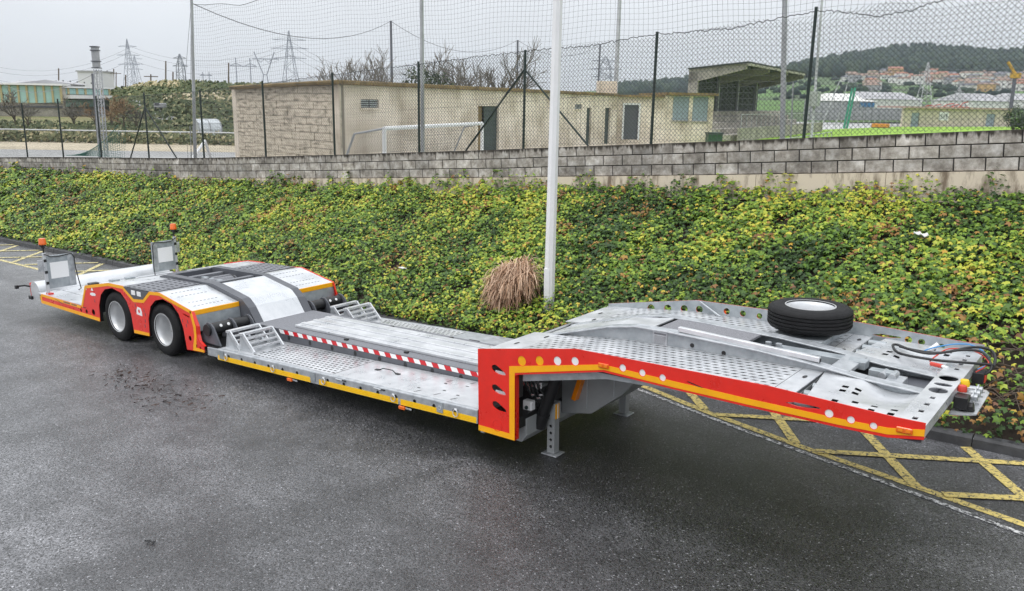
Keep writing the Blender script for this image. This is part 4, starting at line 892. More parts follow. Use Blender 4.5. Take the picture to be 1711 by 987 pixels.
for (xa, xb) in ((.14, .95), (.95, 1.40)): cp.hexa([(xa, 1.06, bz(xa)-.025+gr(xa, 1)), (xb, 1.06, bz(xb)-.025+gr(xb, 1)), (xb, 1.53, bz(xb)-.025+gr(xb, 1.5)), (xa, 1.53, bz(xa)-.025+gr(xa, 1.5))], [(xa, 1.06, bz(xa)-.006+gr(xa, 1)), (xb, 1.06, bz(xb)-.006+gr(xb, 1)), (xb, 1.53, bz(xb)-.006+gr(xb, 1.5)), (xa, 1.53, bz(xa)-.006+gr(xa, 1.5))])
T(cp, 'tunnel_cover', M['galv_bright'])
G = lambda x, y, d: (x, y, bz(x)+d+gr(x, y))
T(MB().hexa([G(1.46, 1.07, -.03), G(2.33, 1.07, -.03), G(2.33, 1.52, -.03), G(1.46, 1.52, -.03)], [G(1.46, 1.07, -.004), G(2.33, 1.07, -.004), G(2.33, 1.52, -.004), G(1.46, 1.52, -.004)]), 'grit_panel', M['carpet'])
T(MB().box(1.40, 3.95, 1.0, 1.6, 1.10, 1.12, lambda x, y, z: (x, y, z+max(0, min(.068, (x-2.5)*.1)))), 'tunnel_floor', M['dark'])
T(MB().hexa([G(1.70, .985, .005), G(3.05, .985, .01), G(3.05, 1.035, .01), G(1.70, 1.035, .005)], [G(1.70, .985, .05), G(3.05, .985, .055), G(3.05, 1.035, .055), G(1.70, 1.035, .05)]), 'locking_bar', M['galv_bright'])
T(MB().box(3.051, 3.054, .992, 1.028, bz(3.05)-.01, bz(3.05)+.025), 'bar_bore', M['black'])
T(MB().box(2.55, 3.35, 1.32, 1.46, 1.24, 1.31), 'slide_beam', M['galv_dull']); T(MB().box(3.40, 3.62, 1.24, 1.34, 1.20, 1.28), 'slide_arm', M['galv_dull'])
for x in (3.52, 3.60): T(MB().tube([(x, 1.20, 1.25), (x, 1.36, 1.25)], .032, 14), 'pivot_pin', M['galv'], None, 40, 0)
T(MB().hexa([G(3.14, 1.0, -.03), G(3.30, 1.0, -.03), G(3.30, 1.58, -.03), G(3.14, 1.58, -.03)], [G(3.14, 1.0, .006), G(3.30, 1.0, .006), G(3.30, 1.58, .006), G(3.14, 1.58, .006)]), 'tie_plate', M['galv'])
T(MB().box(3.56, 3.70, 1.06, 1.34, 1.14, 1.245), 'bracket_block', M['galv']); T(MB().tube([(3.62, 1.1, 1.19), (3.80, 1.13, 1.19), (3.95, 1.13, 1.19)], .016, 8), 'hydraulic_pipe', M['galv'], None, 40, 0)
for k in range(2): T(MB().tube([(2.46+k*.1, 1.36, 1.31), (2.46+k*.1, 1.36, 1.345)], .03, 12), 'bolt_head', M['galv'], None, 40, 0)
dpl = T(MB().box(1.44, 1.60, .968, .972, 1.235, 1.375), 'data_plate', M['galv'], None, 0, 0)
pr2 = MB().box(1.455, 1.585, .9665, .968, 1.345, 1.362)
for k in range(8): pr2.box(1.46, 1.58, .9665, .968, 1.25+k*.011, 1.254+k*.011)
tag(pr2.build('print', M['antislip'], dpl), kind='stuff')
for x, z in ((1.86, 1.295), (2.18, 1.275)): T(MB().lathe([(0, 0), (.022, 0), (.022, .004)], 'y', (x, .9725, z), 14), 'web_hole', M['black'], None, 0, 0)
# front cross member with slots and ovals, coupling plate, hoses
def cyy(x, y, z): return (x, y, z+gr(x, y))
fbm = MB(); N_ = 52; y0, y1 = .012, TW-.012; dy = (y1-y0)/N_
slots = {2: 1, 5: 1, 8: 1, 11: 1, 36: 1, 39: 1, 42: 1, 45: 1, 48: 1}
fp = plate([(0, 0), (.20, 0), (.20, y1-y0), (0, y1-y0)], [[(.085, y-.03), (.122, y-.03), (.122, y+.03), (.085, y+.03)] for y in (.16, .36, .56, .76, 1.78, 1.98, 2.16, 2.34)]+[[(.10+q*math.cos(a), y+r*math.sin(a)) for a in np.linspace(0, 2*math.pi, 20, endpoint=False)] for y, r, q in ((1.0, .085, .072), (1.2, .05, .07), (1.43, .09, .075))], 0, .008)
co = np.empty(len(fp.vertices)*3); fp.vertices.foreach_get('co', co); co = co.reshape(-1, 3)
co = np.stack([co[:, 0]+3.895, co[:, 2]+y0, 1.297-co[:, 1]+np.array([gr(4, y) for y in co[:, 2]])], 1); fp.vertices.foreach_set('co', co.ravel()); fp.materials.append(M['galv_bright'])
put('front_beam_top', fp, tr)
fr_ = plate([(.012, 0), (TW-.012, 0), (TW-.012, .085), (.012, .085)], [circ(.35, .045, .018, 12), circ(.55, .045, .018, 12), circ(.8, .04, .03, 14), circ(2.0, .045, .03, 14)]+[[(x, .02), (x+.02, .02), (x+.02, .05), (x, .05)] for x in (.2, .45, .65)], 0, .008)
co = np.empty(len(fr_.vertices)*3); fr_.vertices.foreach_get('co', co); co = co.reshape(-1, 3)
co = np.stack([4.087+co[:, 1], co[:, 0], 1.21+co[:, 2]+np.array([gr(4, y) for y in co[:, 0]])], 1); fr_.vertices.foreach_set('co', co.ravel()); fr_.materials.append(M['galv_bright'])
put('front_beam_face', fr_, tr)
T(MB().box(3.895, 4.08, .02, TW-.02, 1.168, 1.178), 'front_beam_bottom', M['dark'])
cpl = PL('coupling_plate', [(4.09, 1.0), (4.22, 1.08), (4.27, 1.12), (4.27, 1.78), (4.24, 1.84), (4.09, 1.90)], [circ(4.23, 1.2, .02, 12), circ(4.23, 1.4, .018, 12), circ(4.23, 1.62, .018, 12), circ(4.22, 1.75, .02, 12)], 0, .010, 'galv_bright')
co = np.empty(len(cpl.data.vertices)*3); cpl.data.vertices.foreach_get('co', co); co = co.reshape(-1, 3); co = np.stack([co[:, 0], co[:, 2], 1.10-co[:, 1]], 1); cpl.data.vertices.foreach_set('co', co.ravel())
T(MB().box(4.10, 4.20, 1.10, 1.24, 1.12, 1.22).tube([(4.15, 1.17, 1.12), (4.24, 1.17, 1.14)], .04, 10), 'valve_body', M['black'])
for y in (1.34, 1.46, 1.58): T(MB().tube([(4.10, y, 1.16), (4.24, y, 1.17)], .03, 12).tube([(4.20, y, 1.17), (4.21, y, 1.17)], .045, 12), 'hose_coupling', M['galv'], None, 40, 0)
T(MB().lathe([(0, .055), (.028, .05), (.036, .03), (.036, 0)], 'z', (4.13, 1.27, 1.225), 14), 'red_coupling_cap', M['redhose'], None, 40, 0)
T(MB().lathe([(0, .06), (.03, .055), (.04, .03), (.04, 0)], 'z', (4.12, 1.43, 1.225), 14), 'yellow_coupling_cap', M['yellowcap'], None, 40, 0)
T(MB().box(4.10, 4.19, 1.98, 2.14, 1.10, 1.20), 'socket_box', M['black']); T(MB().box(4.19, 4.2, 2.0, 2.12, 1.11, 1.18), 'socket_lid', M['redhose'])
def loop(name, pts, r, mt):
    P = [Vector(p) for p in pts]; out = []
    for i in range(len(P)-1):
        p0, p1, p2, p3 = P[max(i-1, 0)], P[i], P[i+1], P[min(i+2, len(P)-1)]
        for k in range(6):
            t = k/6; out.append(.5*((2*p1)+(p2-p0)*t+(2*p0-5*p1+4*p2-p3)*t*t+(3*p1-p0-3*p2+p3)*t**3))
    out.append(P[-1]); T(MB().tube(out, r, 8), name, M[mt], None, 60, 0)
loop('air_hose', [(4.15, 2.06, 1.16), (4.24, 2.12, 1.25), (4.20, 2.28, 1.34), (4.05, 2.22, 1.37), (3.8, 2.1, 1.30), (3.55, 2.12, 1.285), (3.42, 2.16, 1.30), (3.40, 2.08, 1.30), (3.5, 1.95, 1.275), (3.8, 1.9, 1.28), (4.1, 1.96, 1.29), (4.23, 2.10, 1.26), (4.22, 2.16, 1.2)], .0125, 'black')
loop('air_hose', [(4.15, 2.02, 1.15), (4.23, 2.06, 1.24), (4.14, 2.18, 1.34), (3.98, 2.14, 1.35), (3.72, 2.05, 1.29), (3.45, 2.11, 1.30)], .012, 'black')
loop('supply_line', [(4.12, 2.1, 1.2), (4.2, 2.2, 1.27), (4.06, 2.33, 1.35), (3.9, 2.33, 1.35), (3.72, 2.26, 1.30), (3.65, 2.2, 1.27)], .0065, 'blue')
loop('supply_line', [(4.12, 2.0, 1.2), (4.2, 2.1, 1.28), (4.06, 2.24, 1.33), (3.86, 2.18, 1.33), (3.78, 2.02, 1.28), (3.76, 1.9, 1.26)], .0065, 'redhose')
T(MB().tube([(3.68, 2.3, 1.26), (3.74, 2.34, 1.32)], .022, 10), 'plug', M['white'], None, 40, 0); T(MB().tube([(3.78, 1.86, 1.25), (3.88, 1.80, 1.26)], .02, 10), 'plug', M['redhose'], None, 40, 0); T(MB().tube([(3.88, 1.80, 1.26), (3.93, 1.77, 1.262)], .014, 10), 'plug_tip', M['white'], None, 40, 0)
T(MB().tube([(1.22, TW-.02, 1.35), (1.50, TW-.10, 1.235)], .012, 6), 'brace_rod', M['galv'], None, 40, 0)
# ---- under the neck
T(MB().prism([(.47, .34), (.84, .42), (1.2, .70), (1.33, .85), (1.42, 1.0), (.47, 1.0)], .82, TW-.82), 'king_frame', M['grey'])
for x in (.78, 1.1): T(MB().box(x, x+.012, .812, .82, .46+(x-.78)*.62, .98), 'weld_seam', M['galv'])
T(MB().prism([(-.02, .20), (.40, .20), (.46, .28), (.46, .46), (-.02, .50)], .20, TW-.20), 'hinge_block', M['grey'])
T(MB().box(-.02, .03, .05, TW-.05, .25, 1.08), 'neck_bulkhead', M['grey'])
for side in (0, 1):
    Y = (lambda y: y) if side == 0 else mir
    a_, b_ = sorted((Y(.07), Y(.16)))
    cu = MB(); nd = interp([(.5, .085), (1.46, .085), (2.18, .035), (2.5, -.01), (4, -.01)])
    for (xa, za), (xb, zb) in zip(PB[::-1][:-2], PB[::-1][1:-1]): cu.hexa([(xa, a_, za-nd(xa)), (xb, a_, zb-nd(xb)), (xb, b_, zb-nd(xb)), (xa, b_, za-nd(xa))], [(xa, a_, za+.03), (xb, a_, zb+.03), (xb, b_, zb+.03), (xa, b_, za+.03)])
    T(cu, 'neck_channel', M['galv'], None, 0, 0)
    T(MB().prism([(.50, 1.0), (.92, 1.07), (.78, .90), (.66, .88)], Y(.34)-.006, Y(.34)+.006), 'cylinder_gusset', M['galv'])
    T(MB().tube([(.70, Y(.44), .98), (.46, Y(.44), .36)], .062, 16), 'lift_cylinder', M['black'], None, 40, 0)
    T(MB().tube([(.50, Y(.44), .46), (.44, Y(.44), .31)], .072, 16), 'cylinder_collar', M['black'], None, 40, 0)
    T(MB().prism([(.24, .42), (.36, .42), (.44, .37), (.455, .31), (.42, .24), (.36, .22), (.24, .25)], Y(.36)-.012, Y(.36)+.012), 'pivot_lug', M['galv']); 
    T(MB().tube([(.385, Y(.36)-.03, .31), (.385, Y(.36)+.02, .31)], .028, 14), 'pivot_pin', M['galv'], None, 40, 0)
    T(MB().bar((.80, Y(.80), .98), (.66, Y(.80), .55), .05, .12, (0, 1, 0)), 'stay_bar', M['amber' if side == 0 else 'grey'])
    # landing leg
    lg = empty('landing_leg'); lg.parent = tr; lg.location = (.555, Y(.54), 0)
    me = plate([(-.045, .02), (.045, .02), (.045, .40), (-.045, .40)], [circ(0, .09+k*.075, .017, 12) for k in range(4)], -.045, .006); me.materials.append(M['grey'])
    o = put('leg_face', me, lg)
    MB().box(-.045, -.039, -.039, .045, .02, .40).box(.039, .045, -.039, .045, .02, .40).box(-.039, .039, .039, .045, .02, .40).build('leg_tube', M['grey'], lg, 0, .002)
    MB().box(-.054, .054, -.054, .054, .40, .57).build('leg_sleeve', M['grey'], lg, 0, .003)
    MB().box(-.095, .095, -.085, .085, 0, .014).build('foot', M['galv'], lg, 0, .004)
    MB().box(.0545, .0575, -.045, .025, .40, .56).build('reflector', M['yellow'], lg); MB().box(.0555, .0595, -.012, .002, .40, .56).build('reflector_edge', M['reflector_white'], lg)
    lg.rotation_euler.z = 0 if side == 0 else math.pi
# valve block and hydraulic hoses behind the near plate
vb = empty('valve_block'); vb.parent = tr; vb.location = (.46, .42, .62)
MB().box(-.22, .06, -.04, .10, .30, .40).build('manifold', M['galv_bright'], vb, 0, .004)
for k in range(5):
    x = -.15+k*.05; MB().tube([(x, -.03, .30), (x, -.05, .16), (x+.01, -.03, .06)], .012, 8).build('hose_fitting', M['chrome' if k % 2 else 'black'], vb, 40)
    MB().tube([(x, -.045, .13), (x, -.045, .19)], .017, 6).build('nut', M['chrome'], vb)
MB().box(-.20, .08, -.02, .08, -.04, .10).build('valve_bank', M['black'], vb, 0, .01)
MB().box(-.14, -.03, -.10, -.02, -.16, -.02).build('solenoid', M['reflector_white'], vb, 0, .01); MB().tube([(-.085, -.112, -.09), (-.085, -.10, -.09)], .02, 12).build('solenoid_cap', M['door'], vb, 40)
for k in range(4): 
    a = k*.7; MB().tube([(-.12+.05*k, -.02, .30), (-.15+.05*k, -.07, .20), (-.10+.06*k, -.05, .08), (-.02+.03*k, .0, -.08), (-.05, .06, -.2)], .011, 6).build('hose', M['black'], vb, 60)
for x, z in ((.02, .02), (.05, .06), (-.05, .04)): MB().tube([(x, -.06, z), (x+.04, -.06, z+.01)], .014, 8).build('elbow', M['chrome'], vb, 40)
# ---- spare wheel lying on the far side of the neck
sw = site(tag(empty('spare_wheel', (2.60, 2.09, 1.352)), 'spare wheel with silver rim lying flat on the trailer gooseneck', 'wheel'))
tp = [(.232, .03), (.25, .012), (.30, .004), (.345, .008), (.372, .022), (.39, .045), (.395, .06)]
for g in (.075, .11, .145, .18): tp += [(.395, g-.006), (.384, g-.005), (.384, g+.005), (.395, g+.006)]
tp += [(.39, .205), (.372, .225), (.355, .232), (.352, .229), (.345, .236), (.30, .243), (.25, .236), (.232, .22)]
tp = [(r*1.03 if r > .3 else r, h) for r, h in tp]
MB().lathe(tp, 'z', n=64).build('tyre', M['tyre'], sw, 40)
MB().lathe([(.232, .238), (.244, .238), (.244, .225), (.226, .22), (.212, .19), (.20, .15), (.196, .12), (.184, .10), (.11, .095), (.10, .12), (0, .12)], 'z', n=48).build('rim', M['rim'], sw, 50)
T(MB().box(2.35, 2.85, 1.72, 2.48, 1.285, 1.35, cyy).box(2.5, 2.7, 1.9, 2.3, 1.20, 1.29), 'spare_carrier', M['galv_dull'])
# ------------------------------------------------------------------ everything behind the wall (world frame)
FZ0 = 1.05                                             # level of the sports ground
M['sand'] = mat('grey_sand', (.46, .46, .45), .9, 0, .3, .12, 0)
M['turf'] = mat('pitch_turf', (.25, .43, .035), .9, 0, .25, .6, .3, 40)
M['rough'] = mat('rough_grass', (.16, .19, .05), .95, 0, 0, .25, 0, col2=(.28, .24, .12), contrast=(.4, .6))
tag(MB().quad((-2400, 7.36, FZ0), (2600, 7.36, FZ0), (2600, 2900, FZ0), (-2400, 2900, FZ0)).build('sports_ground', M['sand']), kind='structure')
def sheet(name, pts, mt, z): return tag(MB().add([(p.x, p.y, z) for p in pts], [tuple(range(len(pts)))]).build(name, mt), kind='structure')
g = lambda px, py: GP(px, py, FZ0)
sheet('football_pitch', [Vector((-6, 9, 0)), Vector((60, 9, 0)), XYof(1900, 140), XYof(1690, 131), XYof(1500, 116), XYof(1340, 89), XYof(1190, 59)], M['turf'], FZ0+.006)
sheet('sand_track', [XYof(-200, 37), XYof(400, 38), XYof(400, 44.6), XYof(-200, 44)], mat('tan_sand', (.60, .52, .38), .95, 0, .25, .4), FZ0+.004)
sheet('verge', [XYof(-250, 46), XYof(330, 48), XYof(400, 60), XYof(400, 140), XYof(-500, 140)], M['rough'], FZ0+.006)
def upbox(mb, a, b, z0, z1, t):     # wall slab from plan point a to b, thickness t away from the viewer
    a = Vector((a.x, a.y, 0)); b = Vector((b.x, b.y, 0)); d = (b-a).normalized(); n = Vector((-d.y, d.x, 0))
    if n.dot(a-Vector((CW.x, CW.y, 0))) < 0: n = -n
    z0 = z0 if isinstance(z0, tuple) else (z0, z0); z1 = z1 if isinstance(z1, tuple) else (z1, z1)
    up = lambda p, z: (p.x, p.y, z)
    return mb.hexa([up(a, z0[0]), up(b, z0[1]), up(b+n*t, z0[1]), up(a+n*t, z0[0])], [up(a, z1[0]), up(b, z1[1]), up(b+n*t, z1[1]), up(a+n*t, z1[0])])
def facing(a, b):                    # frame of a facade: origin a, x along it, y into the building
    a = Vector((a.x, a.y, 0)); b = Vector((b.x, b.y, 0)); d = (b-a).normalized(); n = Vector((-d.y, d.x, 0))
    if n.dot(a-Vector((CW.x, CW.y, 0))) < 0: n = -n
    return a, d, n, (b-a).length
def fbox(mb, fr, u0, u1, v0, v1, z0, z1):
    a, d, n, l = fr; P = lambda u, v, z: tuple(a+d*u+n*v+Vector((0, 0, z)))
    return mb.hexa([P(u0, v0, z0), P(u1, v0, z0), P(u1, v1, z0), P(u0, v1, z0)], [P(u0, v0, z1), P(u1, v0, z1), P(u1, v1, z1), P(u0, v1, z1)])
def u_at(fr, px, py=170):            # where the sight line meets a facade, measured along it
    a, d, n, l = fr; r = ray(px, py); c = Vector((CW.x, CW.y)); den = d.x*r.y-d.y*r.x
    w_ = Vector((c.x-a.x, c.y-a.y)); return (w_.x*r.y-w_.y*r.x)/den
def z_at(fr, px, py):
    a, d, n, l = fr; u = u_at(fr, px, py); p = a+d*u; r = ray(px, py); t = Vector((p.x-CW.x, p.y-CW.y)).length/Vector((r.x, r.y)).length; return CW.z+r.z*t
def openfac(mb, fr, z0, z1, t, holes, u0=0, u1=None):
    """facade slab with real openings: holes = (ua, ub, za, zb); z1 may slope"""
    l = fr[3] if u1 is None else u1; cuts = sorted({u0, l, *[h[0] for h in holes], *[h[1] for h in holes]})
    zt = (lambda u: z1[0]+(z1[1]-z1[0])*(u-u0)/(l-u0)) if isinstance(z1, tuple) else (lambda u: z1)
    for a, b in zip(cuts, cuts[1:]):
        hs = sorted([h for h in holes if h[0] <= a+1e-6 and h[1] >= b-1e-6], key=lambda h: h[2]); z = z0
        for h in hs:
            if h[2] > z+.01: fbox(mb, fr, a, b, 0, t, z, h[2])
            z = h[3]
        A_, d, n, _ = fr; P = lambda u, v, zz: tuple(A_+d*u+n*v+Vector((0, 0, zz)))
        mb.hexa([P(a, 0, z), P(b, 0, z), P(b, t, z), P(a, t, z)], [P(a, 0, zt(a)), P(b, 0, zt(b)), P(b, t, zt(b)), P(a, t, zt(a))])
# ---- the long beige building
pa, pb, pc = XYof(566, 25), XYof(1030, 44.4), XYof(395, 28.6)
bb = tag(empty('changing_room_building', (pa.x, pa.y, FZ0)), 'long low beige rendered building with a stained gable and a dark doorway behind the fence', 'building')
bb.location = (0, 0, 0)
fr = facing(pa, pb); fg = facing(pc, pa); zr0, zr1 = z_at(fr, 575, 139), z_at(fr, 1028, 159); zg0 = z_at(fg, 396, 148)
win = []
def hole(fr, x0, x1, y0, y1, floor=False):
    u0, u1 = u_at(fr, x0), u_at(fr, x1); xm = (x0+x1)/2; return (u0, u1, FZ0 if floor else z_at(fr, xm, y1), z_at(fr, xm, y0))
hv, hd, hv2, h1, h2 = hole(fr, 603, 633, 166, 180), hole(fr, 799, 834, 177, 250, True), hole(fr, 961, 973, 174, 182), hole(fr, 981, 989, 180, 240), hole(fr, 1012, 1021, 180, 240)
mb = MB(); openfac(mb, fr, FZ0-.2, (zr0, zr1), .25, [hv, hd, hv2, h1, h2]); mb.build('front_wall', M['render'], bb)
M['gable'] = mat('stained_blockwork', (.70, .61, .48), .9, 0, 0, 4.5, .2, 8, col2=(.22, .19, .14), contrast=(.36, .52), detail=8, stretch=(1, 1, 3.2))
# the gable is coursed blockwork: every course its own slightly uneven row
gm = MB(); n_c = 13; ztop = lambda u: zg0+(zr0-zg0)*u/fg[3]
for c in range(n_c):
    z0 = FZ0-.2+c*.24; j = .2 if c % 2 else 0; u = -j
    while u < fg[3]:
        ua, ub = max(u, 0)+.008, min(u+.4, fg[3])-.008
        if ub > ua+.02:
            gm = MB(); a_, d_, n_, _ = fg; off = random.uniform(-.012, .012); P = lambda u, v, zz: tuple(a_+d_*u+n_*v+Vector((0, 0, zz)))
            za, zb = min(z0+.222, ztop(ua)), min(z0+.222, ztop(ub))
            if not (za > z0+.02 and zb > z0+.02): u += .4; continue
            gm.hexa([P(ua, off, z0), P(ub, off, z0), P(ub, .1, z0), P(ua, .1, z0)], [P(ua, off, za), P(ub, off, zb), P(ub, .1, zb), P(ua, .1, za)]); gm.build('block', M['gable'], bb)
        u += .4
mb = MB(); upbox(mb, fg[0]+fg[2]*.012, fg[0]+fg[1]*(fg[3]-.02)+fg[2]*.012, FZ0-.2, (zg0-.02, zr0-.02), .2); mb.build('gable_wall', mat('gable_joint', (.26, .23, .18), .95), bb)
# corrugated roof: ridges run from front to back
rf = MB(); a, d, n, l = fr; k = 0; u = -.15
while u < l+.1:
    z = zr0+(zr1-zr0)*u/l; P = lambda uu, v, zz: tuple(a+d*uu+n*v+Vector((0, 0, zz)))
    rise = zg0-zr0
    Q = lambda uu, v, zz: tuple(a+d*uu-fg[1]*v+Vector((0, 0, zz))); rf.tube([Q(u, -.16, z+.03), Q(u, fg[3]+.1, z+.03+rise)], .07, 6); u += .16
rf.build('corrugated_roof', M['roofedge'], bb, 60); tag(bb.children[-1], kind='stuff')
rs_ = MB(); GL = fg[3]+.1; rs_.hexa([Q(-.12, -.12, zr0), Q(l, -.12, zr1), Q(l, GL, zr1+rise), Q(-.12, GL, zr0+rise)], [Q(-.12, -.12, zr0+.03), Q(l, -.12, zr1+.03), Q(l, GL, zr1+.03+rise), Q(-.12, GL, zr0+.03+rise)])
rs_.hexa([Q(-.13, -.1, zr0-.02), Q(-.1, -.1, zr0-.02), Q(-.1, GL, zr0-.02+rise), Q(-.13, GL, zr0-.02+rise)], [Q(-.13, -.1, zr0+.05), Q(-.1, -.1, zr0+.05), Q(-.1, GL, zr0+.05+rise), Q(-.13, GL, zr0+.05+rise)])
rs_.build('roof_deck', M['roofedge'], bb)
for h in (hv, hv2):
    w_ = empty('vent_window'); w_.parent = bb
    mb = MB(); fbox(mb, fr, h[0], h[1], .15, .2, h[2], h[3]); mb.build('backing', M['dark'], w_)
    for k in range(4):
        z = h[2]+(h[3]-h[2])*(k+.25)/4
        for ua, ub in ((h[0], (h[0]+h[1])/2-.03), ((h[0]+h[1])/2+.03, h[1])): mb = MB(); fbox(mb, fr, ua, ub, .04, .09, z, z+(h[3]-h[2])*.13); mb.build('louvre', M['galv'], w_)
    mb = MB(); fbox(mb, fr, h[0]-.05, h[1]+.05, -.03, .0, h[2]-.06, h[2]); mb.build('sill', M['render'], w_)
dr = empty('doorway'); dr.parent = bb; mb = MB(); uh = h_ = hd; fbox(mb, fr, hd[0]+(hd[1]-hd[0])*.38, hd[1], .1, .15, hd[2], hd[3]); mb.build('door_leaf', M['door'], dr); mb = MB(); fbox(mb, fr, hd[0], hd[0]+(hd[1]-hd[0])*.38, .2, .24, hd[2], hd[3]); mb.build('side_panel', M['roofedge'], dr)
for h in (h1, h2): mb = MB(); fbox(mb, fr, h[0], h[1], .1, .15, h[2], h[3]); mb.build('slit_window', M['door'], bb)
pd_ = fr[0]+fr[1]*fr[3]
mb = MB(); upbox(mb, Vector((pb.x, pb.y, 0)), Vector((pb.x, pb.y, 0))+fr[2]*5.2, FZ0, (zr1, zr1+rise), .2); mb.build('end_wall', M['render'], bb)
mb = MB(); upbox(mb, fg[0], fg[0]+fr[1]*fr[3], FZ0, (zr0+rise, zr1+rise), .2); mb.build('back_wall', M['render'], bb)
# ---- the lower annex beside it
qa, qb = XYof(1022, 45), XYof(1187, 45.5); fa_ = facing(qa, qb)
M['conc_pale'] = mat('pale_concrete', (.44, .41, .35), .9, 0, .45, .8)
an = tag(empty('annex_building'), 'small beige annex with a black door and blue-grey window panels', 'building')
zt = z_at(fa_, 1110, 159); hA = hole(fa_, 1044, 1068, 175, 233); hA = (hA[0], hA[1], hA[2], hA[3]); hB = hole(fa_, 1125, 1152, 161, 201); hC = hole(fa_, 1158, 1184, 161, 202)
mb = MB(); openfac(mb, fa_, FZ0-.2, zt, .25, [hA, hB, hC]); mb.build('wall', M['render'], an)
mb = MB(); fbox(mb, fa_, fa_[3]-.01, fa_[3]+.2, .0, 6, FZ0-.2, zt-.01); mb.build('side_wall', M['render'], an)
mb = MB(); fbox(mb, fa_, -.1, 2.9, -.25, 6, zt-.12, zt+.0); fbox(mb, fa_, 3.0, fa_[3]+.35, -.3, 6.2, zt+.02, zt+.16); mb.build('roof', M['roofedge'], an)
mb = MB(); fbox(mb, fa_, hA[0], hA[1], .1, .15, hA[2], hA[3]); mb.build('door', M['dark'], an)
mb = MB(); fw2 = .09; fbox(mb, fa_, hA[0]-fw2, hA[0], -.03, .12, hA[2], hA[3]+fw2); fbox(mb, fa_, hA[1], hA[1]+fw2, -.03, .12, hA[2], hA[3]+fw2); fbox(mb, fa_, hA[0], hA[1], -.03, .12, hA[3], hA[3]+fw2); mb.build('door_frame', M['white'], an, 0, 0)
for h in (hB, hC): mb = MB(); fbox(mb, fa_, h[0]-.04, h[1]+.04, -.05, .03, h[2]-.08, h[2]-.003); mb.build('sill', M['conc_pale'], an)
for h in (hB, hC): mb = MB(); fbox(mb, fa_, h[0], h[1], .06, .1, h[2], h[3]); mb.build('window_panel', M['bluedoor'], an)
mb = MB(); fbox(mb, fa_, -.3, .7, 2, 3, zt, zt+.75); mb.build('chimney', M['render'], an)
# ---- covered grandstand
gs = tag(empty('grandstand'), 'small concrete grandstand with a rising dark cantilever roof', 'grandstand')
M['conc_pale'] = mat('pale_concrete', (.44, .41, .35), .9, 0, .45, .8)
M['under'] = mat('dark_green_sheeting', (.035, .045, .037), .8, 0, .3, .6)
s0, s1 = XYof(1247, 62), XYof(1342, 80); ff = facing(s0, s1); bk = Vector((-ff[1].y, ff[1].x, 0))
if bk.dot(Vector((XYof(1155, 64)-XYof(1247, 62)))) < 0: bk = -bk
S = lambda u, v, z: tuple(ff[0]+ff[1]*u+bk*v+Vector((0, 0, z)))
Ls = ff[3]; D = 4.6; zf_, zk = ZAT(1247, 103, 62), ZAT(1155, 114, 64)
def sb(mb, u0, u1, v0, v1, z0, z1): return mb.hexa([S(u0, v0, z0), S(u1, v0, z0), S(u1, v1, z0), S(u0, v1, z0)], [S(u0, v0, z1), S(u1, v0, z1), S(u1, v1, z1), S(u0, v1, z1)])
def slab(mb, u0, u1, d0, d1): return mb.hexa([S(u0, 0, zf_+d0), S(u1, 0, zf_+d0), S(u1, D, zk+d0), S(u0, D, zk+d0)], [S(u0, 0, zf_+d1), S(u1, 0, zf_+d1), S(u1, D, zk+d1), S(u0, D, zk+d1)])
slab(MB(), -.3, Ls+.3, -.10, .0).build('roof', M['under'], gs)
for k in range(4):
    u = k*(Ls/3)-.001 if k else 0
    mb = MB(); mb.hexa([S(u, .2, zf_-.55), S(u+.3, .2, zf_-.55), S(u+.3, D, zk-1.15), S(u, D, zk-1.15)], [S(u, .2, zf_-.11), S(u+.3, .2, zf_-.11), S(u+.3, D, zk-.11), S(u, D, zk-.11)]); (sb(mb, u, u+.3, D-.75, D, FZ0+1.5, zk-.3) if k == 0 else None); mb.build('frame', M['conc_pale'], gs)
mb = MB(); sb(mb, .3, Ls, D-.2, D-.05, FZ0+1.5, zk-.15); mb.build('back_wall', M['under'], gs)
mb = MB(); mb.hexa([S(-.2, 0, zf_-.30), S(Ls, 0, zf_-.30), S(Ls, .12, zf_-.30), S(-.2, .12, zf_-.30)], [S(-.2, 0, zf_-.12), S(Ls, 0, zf_-.12), S(Ls, .12, zf_-.12), S(-.2, .12, zf_-.12)]); mb.build('roof_edge', M['conc_pale'], gs)
for u in (Ls*.33, Ls*.62, Ls*.93): mb = MB(); sb(mb, u, u+.22, D-.42, D-.22, FZ0+1.9, zk-.3); mb.build('column', M['polegrey'], gs)
for k in range(5):
    v1 = D-.2-k*.85; mb = MB(); sb(mb, -3, Ls+7, v1-.85, v1, FZ0, FZ0+2.05-k*.4); mb.build('step', M['conc_pale'], gs, 0, .04)
mb = MB(); sb(mb, -3, Ls+9, D-5.1, D-4.9, FZ0, FZ0+.95); mb.build('front_wall', M['conc_pale'], gs)
rl = MB(); 
for u in np.arange(-2.5, Ls+8.8, 1.5): rl.tube([S(u, D-5.0, FZ0+.95), S(u, D-5.0, FZ0+1.9)], .03, 5)
rl.tube([S(-2.5, D-5.0, FZ0+1.9), S(Ls+8.8, D-5.0, FZ0+1.9)], .03, 5); rl.build('handrail', M['polegrey'], gs)
